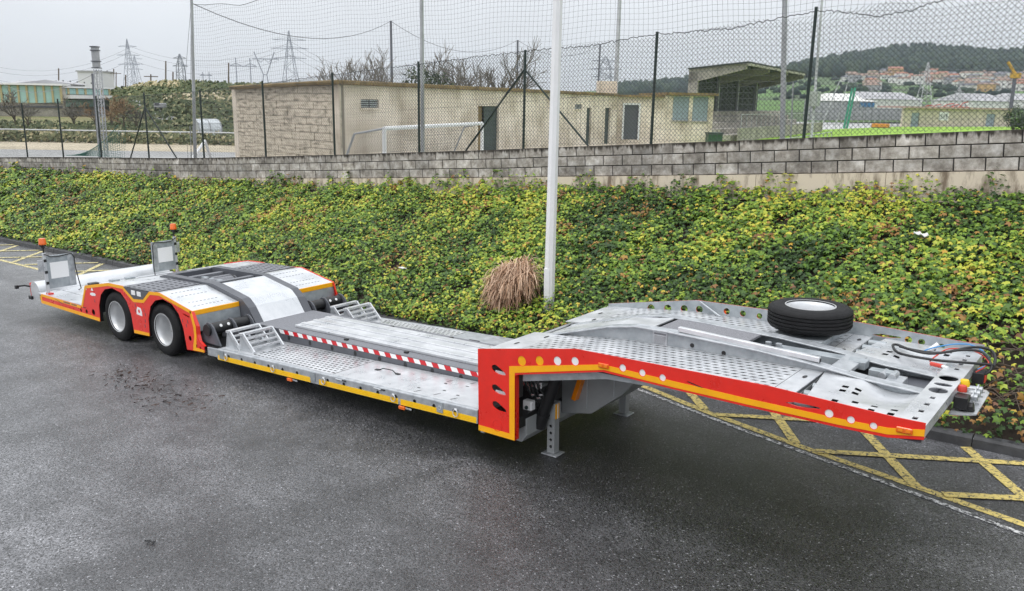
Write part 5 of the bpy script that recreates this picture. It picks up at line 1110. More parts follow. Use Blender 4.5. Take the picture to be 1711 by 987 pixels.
# ---- rails round the pitch
def railing(name, pts, h, step, r, mt, label, cat='railing', mid=False):
    o = tag(empty(name), label, cat)
    for a, b in zip(pts, pts[1:]):
        n_ = max(1, int((b-a).length/step))
        for k in range(n_+1):
            p = a.lerp(b, k/n_); MB().tube([(p.x, p.y, FZ0-.1), (p.x, p.y, FZ0+h)], r, 6).build('upright', mt, o)
        MB().tube([(a.x, a.y, FZ0+h), (b.x, b.y, FZ0+h)], r*1.1, 6).build('rail', mt, o)
        if mid: MB().tube([(a.x, a.y, FZ0+h*.5), (b.x, b.y, FZ0+h*.5)], r*.8, 6).build('rail', mt, o)
    return o
o = railing('white_railing', [XYof(-120, 45), XYof(400, 45.6)], .56, 3.0, .035, M['white'], 'white pipe railing along the edge of the sand pitch', mid=False)
railing('pitch_railing', [XYof(815, 24.5), XYof(896, 26)], .98, 1.3, .022, M['polegrey'], 'short grey handrail under the dark doorway of the beige building')
railing('pitch_railing', [XYof(936, 26.5), XYof(1062, 29), XYof(1222, 33), XYof(1330, 41), XYof(1395, 52)], 1.0, 1.6, .024, M['polegrey'], 'long grey handrail in front of the annex and grandstand')
railing('pitch_railing', [XYof(676, 21.5), XYof(745, 22.5)], .72, 1.9, .03, M['dark'], 'low dark bar rail beside the football goal post')
railing('palisade', [XYof(1352, 128), XYof(1512, 130)], 1.9, .9, .05, M['polegrey'], 'grey upright palisade along the far side of the pitch', 'fence')
# ---- goals
def goal(pL, pR, h, depth, r, label):
    o = tag(empty('football_goal'), label, 'goal'); f_ = facing(pL, pR); a, d, n, l = f_; P = lambda u, v, z: tuple(a+d*u+n*v+Vector((0, 0, FZ0+z)))
    for u in (0, l): MB().tube([P(u, 0, -.1), P(u, 0, h)], r, 8).build('goal_post', M['white'], o, 40)
    MB().tube([P(0, 0, h), P(l, 0, h)], r, 8).build('crossbar', M['white'], o, 40)
    for u in (0, l): MB().tube([P(u, 0, h), P(u-.4 if u == 0 else u, depth*.5, h-.15), P(u-.4 if u == 0 else u, depth, 0)], r*.55, 6).build('stanchion', M['polegrey'], o)
    nm = MB()
    for k in range(int(l/.15)): nm.tube([P(k*.15, depth*.5, h-.15), P(k*.15, depth, 0)], .004, 3)
    for k in range(16): t = k/15; nm.tube([P(0, depth*(.5+.5*t), (h-.15)*(1-t)), P(l, depth*(.5+.5*t), (h-.15)*(1-t))], .004, 3)
    tag(nm.build('goal_net', M['net'], o), kind='stuff'); return o
goal(XYof(641, 22.5), XYof(806, 29.5), (ZAT(641, 215, 22.5)-FZ0), 1.4, .06, 'white football goal in front of the long beige building')
o = tag(empty('training_goal'), 'small white folded goal frame standing on the sand pitch', 'goal')
p = XYof(338, 33); zt = ZAT(338, 236, 33); q1, q2 = XYof(308, 31), XYof(346, 34)
MB().tube([(q1.x, q1.y, FZ0), (p.x, p.y, zt)], .06, 8).build('goal_post', M['white'], o); MB().tube([(p.x, p.y, zt), (q2.x, q2.y, FZ0)], .06, 8).build('goal_post', M['white'], o)
# ---- dugout
M['clear'] = mat('cloudy_acrylic', (.62, .66, .68), .3, 0, .1, 2)
o = tag(empty('dugout'), 'white curved acrylic team dugout beside the white railing', 'shelter')
fd = facing(XYof(331, 49.5), XYof(369, 50.3)); a, d, n, l = fd; P = lambda u, v, z: tuple(a+d*u+n*v+Vector((0, 0, FZ0+z)))
arc = [(.1, 0.0), (.12, .6), (.3, .95), (.7, 1.12), (1.3, 1.16)]; mb = MB()
for (va, za), (vb, zb) in zip(arc, arc[1:]): mb.quad(P(0, va, za), P(l, va, za), P(l, vb, zb), P(0, vb, zb))
x_ = mb.build('canopy', M['clear'], o); s_ = x_.modifiers.new('t', 'SOLIDIFY'); s_.thickness = .03
for u in (0, l): mb = MB(); mb.add([P(u, v, z) for v, z in [(1.3, 0), (.1, 0)]+arc[1:]], [(0, 1, 2, 3, 4, 5)]); x_ = mb.build('side_panel', M['clear'], o); s_ = x_.modifiers.new('t', 'SOLIDIFY'); s_.thickness = .03
for u in (0, l*.5, l): MB().tube([P(u, v-.02, z) for v, z in arc], .03, 6).build('hoop', M['polegrey'], o)
fbox(mb := MB(), fd, .1, l-.1, .8, 1.15, FZ0+.35, FZ0+.45); mb.build('bench', M['white'], o)
# ---- masts, poles, floodlight
def mastpole(name, px0, py0, px1, py1, dd, r, label, cat, mt='polegrey', group=None):
    a = A(px0, py0, dd); b = A(px1, py1, dd); o = tag(empty(name), label, cat, group)
    k = (FZ0-.2-b.z)/(a.z-b.z); a0 = b+(a-b)*max(k, 1.0)
    MB().tube([a0, b], r, 8, r2=r*.8).build('shaft', M[mt], o, 40); return o, a0, b
fm = tag(empty('floodlight_mast'), 'lattice floodlight mast with a boxy grey head standing on the sand', 'mast')
b0, t0 = A(173, 262, 30), A(163, 116, 30); d_ = (t0-b0); rt_ = Vector((RT.x, RT.y, 0)).normalized(); fw_ = Vector((FW.x, FW.y, 0)).normalized()
for sx, sy in ((-1, -1), (1, -1), (1, 1), (-1, 1)): MB().tube([b0+(rt_*sx+fw_*sy)*.115, t0+(rt_*sx+fw_*sy)*.09], .022, 6).build('leg', M['polegrey'], fm)
lb = MB()
for k in range(16):
    for s_ in (-1, 1):
        for ax, bx in ((rt_, fw_), (fw_, rt_)):
            lb.tube([b0+d_*k/16+(ax*(-1 if k % 2 else 1)+bx*s_)*.105, b0+d_*(k+1)/16+(ax*(1 if k % 2 else -1)+bx*s_)*.105], .010, 4)
tag(lb.build('lattice_bracing', M['polegrey'], fm), kind='stuff')
hd_ = A(160, 96, 30); mb = MB()
for yy_ in (114, 103, 85, 79): z = ZAT(160, yy_, 30); c = hd_; mb.hexa([Vector((c.x, c.y, z))+rt_*sx*.13+fw_*sy*.13 for sx, sy in ((-1, -1), (1, -1), (1, 1), (-1, 1))], [Vector((c.x, c.y, z+.035))+rt_*sx*.13+fw_*sy*.13 for sx, sy in ((-1, -1), (1, -1), (1, 1), (-1, 1))])
mb.build('head_tray', M['dark'], fm); z0, z1 = ZAT(160, 112, 30), ZAT(160, 77, 30)
mb = MB(); mb.hexa([Vector((hd_.x, hd_.y, z0))+rt_*sx*.10+fw_*sy*.10 for sx, sy in ((-1, -1), (1, -1), (1, 1), (-1, 1))], [Vector((hd_.x, hd_.y, z1))+rt_*sx*.10+fw_*sy*.10 for sx, sy in ((-1, -1), (1, -1), (1, 1), (-1, 1))]); mb.build('head_box', M['polegrey'], fm)
mastpole('timber_pole', 166, 250, 154, 123, 33, .055, 'dark thin cable pole close beside the floodlight mast', 'pole', 'dark')
mastpole('floodlight_pole', 1027, 190, 1038, -60, 49, .14, 'tall grey pole rising behind the end of the beige building', 'pole')
o, a_, b_ = mastpole('thin_pole', 1357, 216, 1378, -60, 28, .05, 'thin grey pole with a small box at the edge of the green pitch', 'pole'); mb = MB(); c = A(1361, 165, 27.9); mb.box(c.x-.15, c.x+.15, c.y-.15, c.y+.15, c.z-.25, c.z+.25); mb.build('junction_box', M['polegrey'], o)
o1, _, t1 = mastpole('net_post', 655, 150, 653, 35, 45, .08, 'thin dark net post with the bare bushes to its left side', 'pole', 'dark', 'far net posts')
o1['label'] = 'tallest thin dark net post, rising above the roof between bare bushes and the evergreen'
o2, _, t2 = mastpole('net_post', 864, 160, 865, 67, 60, .09, 'thin dark net post above the roof near the braced fence post', 'pole', 'dark', 'far net posts')
o3, _, t3 = mastpole('net_post', 998, 165, 1003, 75, 70, .09, 'thin dark net post next to the lattice tower behind the roof', 'pole', 'dark', 'far net posts')
tl = A(318, 4, 26)
rpe = tag(empty('net_cable'), 'sagging net cable strung between the net pole tops', 'cable'); mb = MB()
for a_, b_, s_ in ((tl, t1, 1.0), (t1, t2, 1.2), (t2, t3, 1.0)):
    mb.tube([a_.lerp(b_, t)-Vector((0, 0, 4*s_*t*(1-t))) for t in np.linspace(0, 1, 14)], .014, 4)
mb.build('cable_run', M['dark'], rpe)
gp_ = tag(empty('green_net_goalpost'), 'green netted pole frame at the far end of the pitch', 'net'); mb = MB()
for x0, x1, y0 in ((1410, 1424, 148), (1415, 1429, 146)): mb.tube([A(x0, 214, 95), A(x1, y0, 95)], .13, 6)
mb.build('green_pole', mat('green_padding', (.04, .26, .17), .7), gp_); mb = MB()
for x0, x1, y0 in ((1371, 1403, 135), (1395, 1416, 140)): mb.tube([A(x0, 214, 93), A(x1, y0, 93)], .06, 6)
mb.tube([A(1424, 150, 95), A(1440, 180, 95)], .05, 5); mb.build('stay_pole', M['polegrey'], gp_)
# ---- shed on the far side
sa, sb_ = XYof(1512, 117.5), XYof(1690, 134); fs_ = facing(sa, sb_); o = tag(empty('pitch_shed'), 'flat cream shed with two blue doors and a small sign across the pitch', 'shed'); zt = z_at(fs_, 1600, 182)
zb_ = FZ0
hs = [hole(fs_, 1526, 1540, 188, 211), hole(fs_, 1652, 1667, 190, 211)]; hs = [(h[0], h[1], zb_, h[3]) for h in hs]
mb = MB(); openfac(mb, fs_, zb_, zt, .3, hs); mb.build('wall', mat('cream_render', (.60, .53, .42), .9, 0, .2, .4), o)
for h in hs: mb = MB(); fbox(mb, fs_, h[0], h[1], .12, .2, h[2], h[3]); mb.build('door', M['bluedoor'], o)
mb = MB(); fbox(mb, fs_, -.4, fs_[3]+.4, -.5, 4, zt+.01, zt+.28); mb.build('roof', mat('pink_roof', (.50, .36, .32), .9, 0, .2, 1), o)
h = hole(fs_, 1572, 1587, 187, 201); sg = MB(); fbox(sg, fs_, h[0], h[1], -.1, -.02, h[2], h[3]); sgn = sg.build('sign_board', M['white'], o)
mb = MB()
for k in range(3):
    u = h[0]+(h[1]-h[0])*(.14+.28*k); w_ = (h[1]-h[0])*.16; zA, zB = h[2]+(h[3]-h[2])*.25, h[2]+(h[3]-h[2])*.75
    fbox(mb, fs_, u, u+w_*.3, -.12, -.101, zA, zB); fbox(mb, fs_, u+w_*.75, u+w_, -.12, -.101, zA, zB); fbox(mb, fs_, u+w_*.3, u+w_*.75, -.12, -.101, (zA+zB)/2-.06, (zA+zB)/2+.06)
mb.build('sign_print', M['dark'], sgn)
mb = MB(); fbox(mb, fs_, fs_[3], fs_[3]+.15, -.2, 4, zb_, zt); mb.build('buttress', M['render'], o)
c = g(1476, 207); o = tag(empty('crash_mat'), 'orange foam mat lying at the far edge of the pitch', 'mat'); p_ = XYof(1476, 108); MB().box(p_.x-1, p_.x+1, p_.y-.6, p_.y+.6, FZ0+.02, FZ0+.55).build('pad', mat('orange_foam', (.6, .25, .05), .8), o, 0, .08); MB().box(p_.x-1.02, p_.x+1.02, p_.y-.62, p_.y+.62, FZ0, FZ0+.06).build('base', M['dark'], o)
wb = tag(empty('waste_container'), 'dark green wheeled waste container beside the annex', 'bin'); p_ = XYof(1197, 43); q = XYof(1206, 43)
mb = MB(); f_ = facing(XYof(1188, 44), XYof(1197, 44)); fbox(mb, f_, 0, .75, 0, .7, FZ0+.12, FZ0+1.0); mb.build('bin_body', mat('bin_green', (.02, .07, .035), .5), wb); mb = MB(); fbox(mb, f_, -.04, .79, -.04, .74, FZ0+1.0, FZ0+1.1); mb.build('bin_lid', M['door'], wb); mb = MB(); fbox(mb, f_, .05, .2, .05, .2, FZ0, FZ0+.12); fbox(mb, f_, .55, .7, .05, .2, FZ0, FZ0+.12); mb.build('caster', M['black'], wb)
# ---- green-glazed factory
fc = tag(empty('factory_building'), 'long factory with green glazed bays and a white roof edge', 'building')
FB = 90; f0, f1 = XYof(-40, FB), XYof(103, FB*1.02); ff_ = facing(f0, f1); M['gglass'] = mat('green_glazing', (.36, .56, .52), .35, 0, .3, .25); M['ochre'] = mat('ochre_column', (.42, .36, .20), .8)
zA = lambda py: CW.z+(156-py)/FPX*FB
mb = MB(); fbox(mb, ff_, 0, ff_[3], .25, 9, FZ0-1, zA(143)); mb.build('wall', M['conc_pale'], fc)
nb = 10
for k in range(nb):
    ua, ub = ff_[3]*k/nb, ff_[3]*(k+1)/nb; mb = MB(); fbox(mb, ff_, ua+.08, ub-.08, .12, .24, zA(172), zA(144)); mb.build('glazed_bay', M['gglass'], fc); mb = MB(); fbox(mb, ff_, ub-.1, ub+.1, 0, .24, zA(172), zA(143)); mb.build('column', M['ochre'], fc)
mb = MB(); fbox(mb, ff_, -.3, ff_[3]+.3, -.3, 9, zA(143), zA(140)); mb.build('roof_edge', M['white'], fc)
mb = MB(); fbox(mb, ff_, 0, ff_[3], .1, .25, zA(180), zA(177)); mb.build('dark_band', M['dark'], fc)
f2, f3 = XYof(103, FB*1.03), XYof(186, FB*1.12); fe = facing(f2, f3)
mb = MB(); fbox(mb, fe, 0, fe[3], .25, 8, FZ0-1, zA(146)); mb.build('wing_wall', M['conc_pale'], fc); mb = MB(); fbox(mb, fe, -.2, fe[3]+.3, -.3, 8, zA(146), zA(143.5)); mb.build('roof_edge', M['white'], fc)
for k in range(6): ua = fe[3]*k/6; mb = MB(); fbox(mb, fe, ua+.1, ua+fe[3]/6-.25, .1, .24, zA(157), zA(147)); mb.build('glazed_bay', M['gglass'], fc); mb = MB(); fbox(mb, fe, ua+fe[3]/6-.25, ua+fe[3]/6+.1, .05, .24, zA(157), zA(146)); mb.build('column', M['ochre'], fc)
mb = MB(); fbox(mb, fe, 0, fe[3]+1.2, -1.2, .1, zA(164), zA(158)); mb.build('canopy', M['white'], fc)
mb = MB(); fbox(mb, fe, .2, fe[3]-.2, -.1, .22, zA(178), zA(166)); mb.build('shaded_bay', M['gglass'], fc)
M['roofgrey'] = mat('grey_roof', (.42, .42, .43), .8, 0, .3, .2)
def ridge(fr_, u0, u1, z0, zr, v0, v1, name):
    a, d, n, l = fr_; P = lambda u, v, z: tuple(a+d*u+n*v+Vector((0, 0, z))); um = (u0+u1)/2
    MB().add([P(u0, v0, z0), P(u1, v0, z0), P(um, v0, zr), P(u0, v1, z0), P(u1, v1, z0), P(um, v1, zr)], [(0, 1, 2), (5, 4, 3), (0, 2, 5, 3), (1, 4, 5, 2), (0, 3, 4, 1)]).build(name, M['roofgrey'], fc)
ridge(ff_, 3, ff_[3]+1, zA(140), zA(133), 3, 9, 'roof'); ridge(fe, .2, fe[3]*.75, zA(143), zA(134.5), 3, 8, 'roof')
for k in range(9): mb = MB(); u = 4.5+k*.75; fbox(mb, ff_, u, u+.12, 5, 5.1, zA(135+abs(k-4)*.8), zA(132.5+abs(k-4)*.8)); mb.build('roof_vent', M['dark'], fc)
tk = tag(empty('storage_tank'), 'pale square plant tower behind the factory roof', 'tower'); mb = MB(); ftk = facing(XYof(134, 118), XYof(172, 118)); fbox(mb, ftk, 0, ftk[3], 0, 4, 0, ZAT(150, 119, 118)); mb.build('tower_block', mat('pale_cladding', (.62, .63, .65), .7), tk); mb = MB(); fbox(mb, ftk, -.15, ftk[3]+.15, -.15, 4.1, ZAT(150, 120, 118), ZAT(150, 118, 118)); mb.build('parapet', M['polegrey'], tk)
# ---- terrain behind: weedy hillside and the wooded mountain
def terrain(name, cols, rows, pyf, mt, jit=0.):
    V = []; k = len(cols)
    for dd in rows:
        for px in cols:
            p = XYof(px, dd); z = CW.z+ray(px, pyf(px, dd)).z*dd/1.0
            p3 = A(px, pyf(px, dd), dd); V.append((p3.x, p3.y, p3.z+jit*(random.random()-.5)*dd*.01))
    F = [(j*k+i, j*k+i+1, (j+1)*k+i+1, (j+1)*k+i) for j in range(len(rows)-1) for i in range(k-1)]
    return tag(put(name, arr_mesh(name, V, F, mt), smooth=60), kind='structure')
HT = interp([(-400, 160), (150, 158), (185, 152), (215, 146), (250, 139), (290, 136), (330, 137), (395, 141), (470, 141), (600, 143), (700, 158), (800, 175)])
def hill_l(px, dd):
    t = (dd-66)/(112-66); base = 207 if dd < 70 else 207
    return 208+(HT(px)-208)*min(1, max(0, t))**.8 if dd <= 112 else HT(px)+(dd-112)*.2
M['scrubsoil'] = mat('weedy_slope', (.10, .13, .04), .95, 0, 0, .12, 0, col2=(.22, .20, .10), contrast=(.42, .58))
terrain('hillside', list(range(185, 801, 15)), [64, 70, 76, 82, 88, 94, 100, 106, 112, 125], hill_l, M['scrubsoil'])
RG = interp([(700, 165), (1000, 152), (1080, 147), (1150, 139), (1250, 132), (1300, 124), (1340, 113), (1400, 102), (1440, 96), (1480, 90), (1510, 86), (1560, 85), (1600, 87), (1640, 92), (1680, 92), (1711, 90), (1800, 88), (2000, 100), (2400, 130)])
def mtn(px, dd):
    k = [(140, 204), (300, 178), (420, 167), (560, 157), (700, 147), (850, 136), (950, 128)]
    lo = min(1., max(0., (px-1180)/160.))                     # the slopes sink towards the stand
    y = interp(k)(dd); y = y+(1-lo)*(172-y)*.8 if dd > 300 else y
    if dd > 950: y = mtn(px, 950)+(RG(px)-mtn(px, 950))*(dd-950)/(1500-950)
    return y
M['fields'] = mat('hill_fields', (.09, .18, .035), .95, 0, 0, .010, 0, col2=(.06, .085, .04), contrast=(.42, .55))
terrain('mountain', list(range(700, 2401, 20)), [140, 300, 420, 560, 700, 850, 950, 1080, 1220, 1360, 1500, 1520], mtn, M['fields'])
IC = []; 
def ico():
    t = (1+5**.5)/2; v = np.array([(-1, t, 0), (1, t, 0), (-1, -t, 0), (1, -t, 0), (0, -1, t), (0, 1, t), (0, -1, -t), (0, 1, -t), (t, 0, -1), (t, 0, 1), (-t, 0, -1), (-t, 0, 1)], float); v /= np.linalg.norm(v[0])
    f = [(0, 11, 5), (0, 5, 1), (0, 1, 7), (0, 7, 10), (0, 10, 11), (1, 5, 9), (5, 11, 4), (11, 10, 2), (10, 7, 6), (7, 1, 8), (3, 9, 4), (3, 4, 2), (3, 2, 6), (3, 6, 8), (3, 8, 9), (4, 9, 5), (2, 4, 11), (6, 2, 10), (8, 6, 7), (9, 8, 1)]
    return v, np.array(f)
IV, IF = ico()
def blobs(name, items, mt, label=None):
    V = []; F = []; T_ = []; o_ = 0
    for (p, rx, rz, t) in items:
        v = IV*(1+rng.uniform(-.28, .28, (12, 1))); v = v*np.array([rx, rx, rz])+np.array(p); V.append(v); F.append(IF+o_); o_ += 12; T_ += list(np.clip(t+rng.normal(0, .06, 20), 0, 1))
    return tag(put(name, arr_mesh(name, np.concatenate(V), np.concatenate(F), mt, T_)), kind='stuff')
M['forest'] = leaf_mat('forest_foliage', [(0, (.006, .017, .016)), (.5, (.018, .040, .028)), (1, (.042, .066, .034))], .9)
it = []
for k in range(5200):
    px = random.uniform(1020, 1900); dd = random.uniform(930, 1510)
    if px < 1330 and dd < 1100 and random.random() < .7: continue
    p = A(px, mtn(px, dd), dd); s = random.uniform(4.5, 8.5); t = random.random()
    it.append(((p.x, p.y, p.z+s*.6), s*.8, s*1.15, t))
    if random.random() < .6: it.append(((p.x+random.uniform(-3, 3), p.y, p.z+s*1.3), s*.5, s*.8, min(1, t+.15)))
for k in range(700):
    px = random.uniform(1180, 1900); dd = random.uniform(420, 930); p = A(px, mtn(px, dd), dd); s = random.uniform(1.5, 4)
    if vnoise(np.array([px*.05]), np.array([dd*.02]), 1, 44)[0] > .45: it.append(((p.x, p.y, p.z+s*.4), s, s*.8, random.random()))
blobs('forest', it, M['forest'])
# ---- hillside houses
HW = [mat('house_white', (.74, .73, .70), .9), mat('house_cream', (.55, .46, .36), .9), mat('house_ochre', (.55, .36, .18), .9), mat('house_pink', (.50, .30, .24), .9), mat('house_grey', (.38, .38, .40), .9)]
HR = [mat('tile_red', (.36, .17, .12), .9), mat('tile_brown', (.27, .19, .15), .9), mat('roof_slate', (.16, .16, .18), .9)]
houses = []
def house(px, py, dd, w_, dp, h, wi, ri):
    p = A(px, py, dd); o = empty('hillside_house', (p.x, p.y, p.z)); o.rotation_euler.z = random.uniform(-.9, .9)
    MB().box(-w_/2, w_/2, -dp/2, dp/2, -4, h).build('wall', HW[wi], o)
    rf = MB().add([(-w_/2-.4, -dp/2-.4, h), (w_/2+.4, -dp/2-.4, h), (w_/2+.4, dp/2+.4, h), (-w_/2-.4, dp/2+.4, h), (-w_/2*.9, 0, h+dp*.22), (w_/2*.9, 0, h+dp*.22)], [(0, 1, 5, 4), (2, 3, 4, 5), (0, 4, 3), (1, 2, 5), (3, 2, 1, 0)]); rf.build('roof', HR[ri], o)
    wn = MB()
    for r_ in range(max(1, int(h//3))):
        for c_ in range(3): x = -w_/2+w_*(c_+.5)/3; wn.box(x-.6, x+.6, -dp/2-.06, -dp/2+.1, r_*3+1, r_*3+2.3)
    for r_ in range(max(1, int(h//3))): wn.box(-w_/2-.06, -w_/2+.1, -.8, .8, r_*3+1, r_*3+2.3); wn.box(w_/2-.1, w_/2+.06, -.8, .8, r_*3+1, r_*3+2.3)
    tag(wn.build('window', M['dark'], o), kind='stuff')
    return tag(o, 'small distant %s house with a %s roof on the far hillside' % (('white', 'cream', 'ochre', 'pink', 'grey')[wi], ('red tiled', 'brown tiled', 'grey slate')[ri]), 'house', 'houses scattered over the far hillside')
rr = random.Random(5); n_ = 0
while n_ < 130:
    px = rr.uniform(1415, 1790); dd = rr.uniform(600, 985)
    t = (px-1420)/340
    py = mtn(px, dd)
    if px < 1452 and dd < 820: continue
    if 1470 < px < 1600 and dd < 760: continue
    if any(abs(px-q)*dd/FPX < 8 and abs(dd-e) < 14 for q, e in houses): continue
    houses.append((px, dd)); n_ += 1
    hh = house(px, py, dd, rr.uniform(7, 12), rr.uniform(6, 9), rr.choice([4.5, 5.5, 5.5, 7.5]), rr.choice([0, 0, 0, 0, 0, 1, 1, 4, 4, 3, 2]), rr.choice([0, 1, 1, 1, 2, 2]))
o = house(1495, mtn(1495, 930), 930, 16, 10, 10, 2, 0); o['label'] = 'large ochre villa standing highest on the far hillside, just under the forest'; del o['group']
o = house(1431, mtn(1431, 860), 860, 16, 8, 5, 0, 1); o['label'] = 'single white house set apart at the forest edge on the slope'; del o['group']
# ---- warehouses and works beyond the pitch
def warehouse(px0, px1, dd, pyt, pyb, mt, label, blue=None):
    o = tag(empty('warehouse'), label, 'building'); f_ = facing(XYof(px0, dd), XYof(px1, dd*1.02)); z1 = z_at(f_, (px0+px1)/2, pyt); z0 = z_at(f_, (px0+px1)/2, pyb+14)
    mb = MB(); fbox(mb, f_, 0, f_[3], 0, 14, z0, z1); mb.build('wall', mt, o)
    a, d, n, l = f_; P = lambda u, v, z: tuple(a+d*u+n*v+Vector((0, 0, z)))
    MB().add([P(-.3, -.3, z1+.02), P(l+.3, -.3, z1+.02), P(l+.3, 14.3, z1+.02), P(-.3, 14.3, z1+.02), P(l*.1, 7, z1+2.2), P(l*.9, 7, z1+2.2)], [(0, 1, 5, 4), (2, 3, 4, 5), (0, 4, 3), (1, 2, 5), (3, 2, 1, 0)]).build('roof', M['roofgrey'] if mt != HW[4] else HW[0], o)
    if blue:
        for k in range(4):
            ua, ub = u_at(f_, blue[0]+k*(blue[1]-blue[0])/4+1), u_at(f_, blue[0]+(k+1)*(blue[1]-blue[0])/4-1); mb = MB(); fbox(mb, f_, ua, ub, -.2, .05, z_at(f_, blue[0], 178), z_at(f_, blue[0], 171)); mb.build('dock_door', mat('blue_door', (.07, .22, .45), .5), o)
    return o
warehouse(1445, 1541, 240, 166, 178, HW[0], 'big white warehouse with pale roof below the hillside fields')
warehouse(1400, 1462, 235, 169, 178, HW[4], 'low dark-roofed shed with blue doors beside the white warehouse', (1436, 1462))
warehouse(1625, 1690, 230, 169, 180, HW[0], 'white flat warehouse behind the cream shed with the light blue gable')
warehouse(1692, 1800, 260, 168, 180, HW[0], 'white warehouse behind the crane at the foot of the hill')
lw = tag(empty('long_wall'), 'long pale boundary wall beyond the far end of the pitch', 'wall'); f_ = facing(XYof(1345, 150), XYof(1515, 150)); 
for k in range(12): mb = MB(); fbox(mb, f_, k*f_[3]/12+.04, (k+1)*f_[3]/12-.04, 0, .4, FZ0, z_at(f_, 1430, 180)); mb.build('wall_panel', M['polegrey'], lw)
M['machred'] = mat('machine_red', (.55, .05, .03), .6)
for k, (px, w_, h) in enumerate([(1552, 2.6, 1.0), (1566, 2.2, 1.2), (1585, 3.0, 1.5), (1597, 2.2, 1.2), (1611, 2.2, 2.0)]):
    p = XYof(px, 190); o = tag(empty('farm_machine', (p.x, p.y, 0)), ['low red farm implement half hidden at the shed roof start', 'red implement with a pale load behind the shed roof', 'red boxy machine at the middle of the shed roof line', 'small red machine next to the white lattice stand', 'tallest red machine with a raised arm behind the shed'][k], 'machine'); z = ZAT(px, 181, 190)
    MB().box(-w_/2, w_/2, -1, 1, FZ0, z+.4).build('body', M['machred'], o, 0, .1); MB().tube([(-w_/3, -1, z+.2), (0, -1, z+h*.6), (w_/2.2, -1, z+h*.75)], .10, 6).build('arm', M['machred'], o); MB().tube([(w_/4, -1.1, z), (w_/4, -1.1, z+h*.55)], .12, 6).build('upright', M['steel_far'], o)
# ---- lattice towers and pylons
def lattice(px, pyb, pyt, dd, wb, wt, arms, label, mt=None, name='electricity_pylon', group='pylons on the skyline'):
    mt = mt or M['steel_far']; b = A(px, pyb, dd); t = A(px, pyt, dd); H = t.z-b.z; o = tag(empty(name, (b.x, b.y, b.z)), label, 'pylon', group); th = H*.004+.03
    fr1 = Vector((RT.x, RT.y, 0)).normalized(); fr2 = Vector((-fr1.y, fr1.x, 0)); W_ = lambda z: (wb+(wt-wb)*min(1, z/(H*.8)))/2 if z < H*.8 else wt/2*(1-(z-H*.8)/(H*.2)*.9)
    for sx, sy in ((-1, -1), (1, -1), (1, 1), (-1, 1)): MB().tube([(fr1*sx+fr2*sy)*W_(z)+Vector((0, 0, z)) for z in (0-3, H*.4, H*.8, H)], th, 5).build('leg', mt, o)
    mb = MB(); n_ = 9
    for k in range(n_):
        z0, z1 = H*k/n_, H*(k+1)/n_
        for ax, bx in ((fr1, fr2), (fr2, fr1)):
            for s_ in (-1, 1): s2 = 1 if k % 2 else -1; mb.tube([ax*s2*W_(z0)+bx*s_*W_(z0)+Vector((0, 0, z0)), -ax*s2*W_(z1)+bx*s_*W_(z1)+Vector((0, 0, z1))], th*.6, 4)
    tag(mb.build('bracing', mt, o), kind='stuff')
    for zf__, l_ in arms:
        z = H*zf__; ma = MB(); ma.tube([-fr1*l_+Vector((0, 0, z)), fr1*l_+Vector((0, 0, z))], th*.8, 4); ma.tube([-fr1*l_+Vector((0, 0, z)), Vector((0, 0, z+H*.035)), fr1*l_+Vector((0, 0, z))], th*.6, 4); ma.build('cross_arm', mt, o)
    return o
lattice(219, 150, 66, 320, 4.2, 1.0, [(.85, 3.6), (.68, 4.4), (.50, 4.2)], 'lattice pylon with three cross arms furthest along the weedy ridge')
lattice(229, 150, 93, 420, 5, 1.2, [(.9, 4), (.75, 4.5), (.6, 4)], 'slimmer lattice pylon standing just behind the one over the weedy ridge')
lattice(307, 190, 91, 130, 1.6, .9, [(.93, 1.0), (.8, 1.2)], 'short square lattice tower next to the leaning net pole')
lattice(487, 160, 53, 300, 6, 1.3, [(.86, 6), (.73, 6.8), (.58, 6)], 'big lattice pylon with three wide arms above the gable end roof')
lattice(1009, 170, 95, 130, 2.6, 1.5, [(.9, 2.2), (.72, 2.6), (.55, 2.2)], 'lattice pylon behind the roof by the white lamp column')
lattice(1541, 185, 104, 210, 3.4, .8, [(.55, 2.2)], 'white lattice tower in front of the hillside houses', mat('white_steel', (.6, .6, .62), .6), 'lattice_tower', None)
lattice(1598, 184, 145, 205, 3.0, .8, [(.8, 1.2)], 'low pale lattice stand behind the red machines', mat('pale_steel', (.55, .55, .57), .6), 'lattice_tower', None)
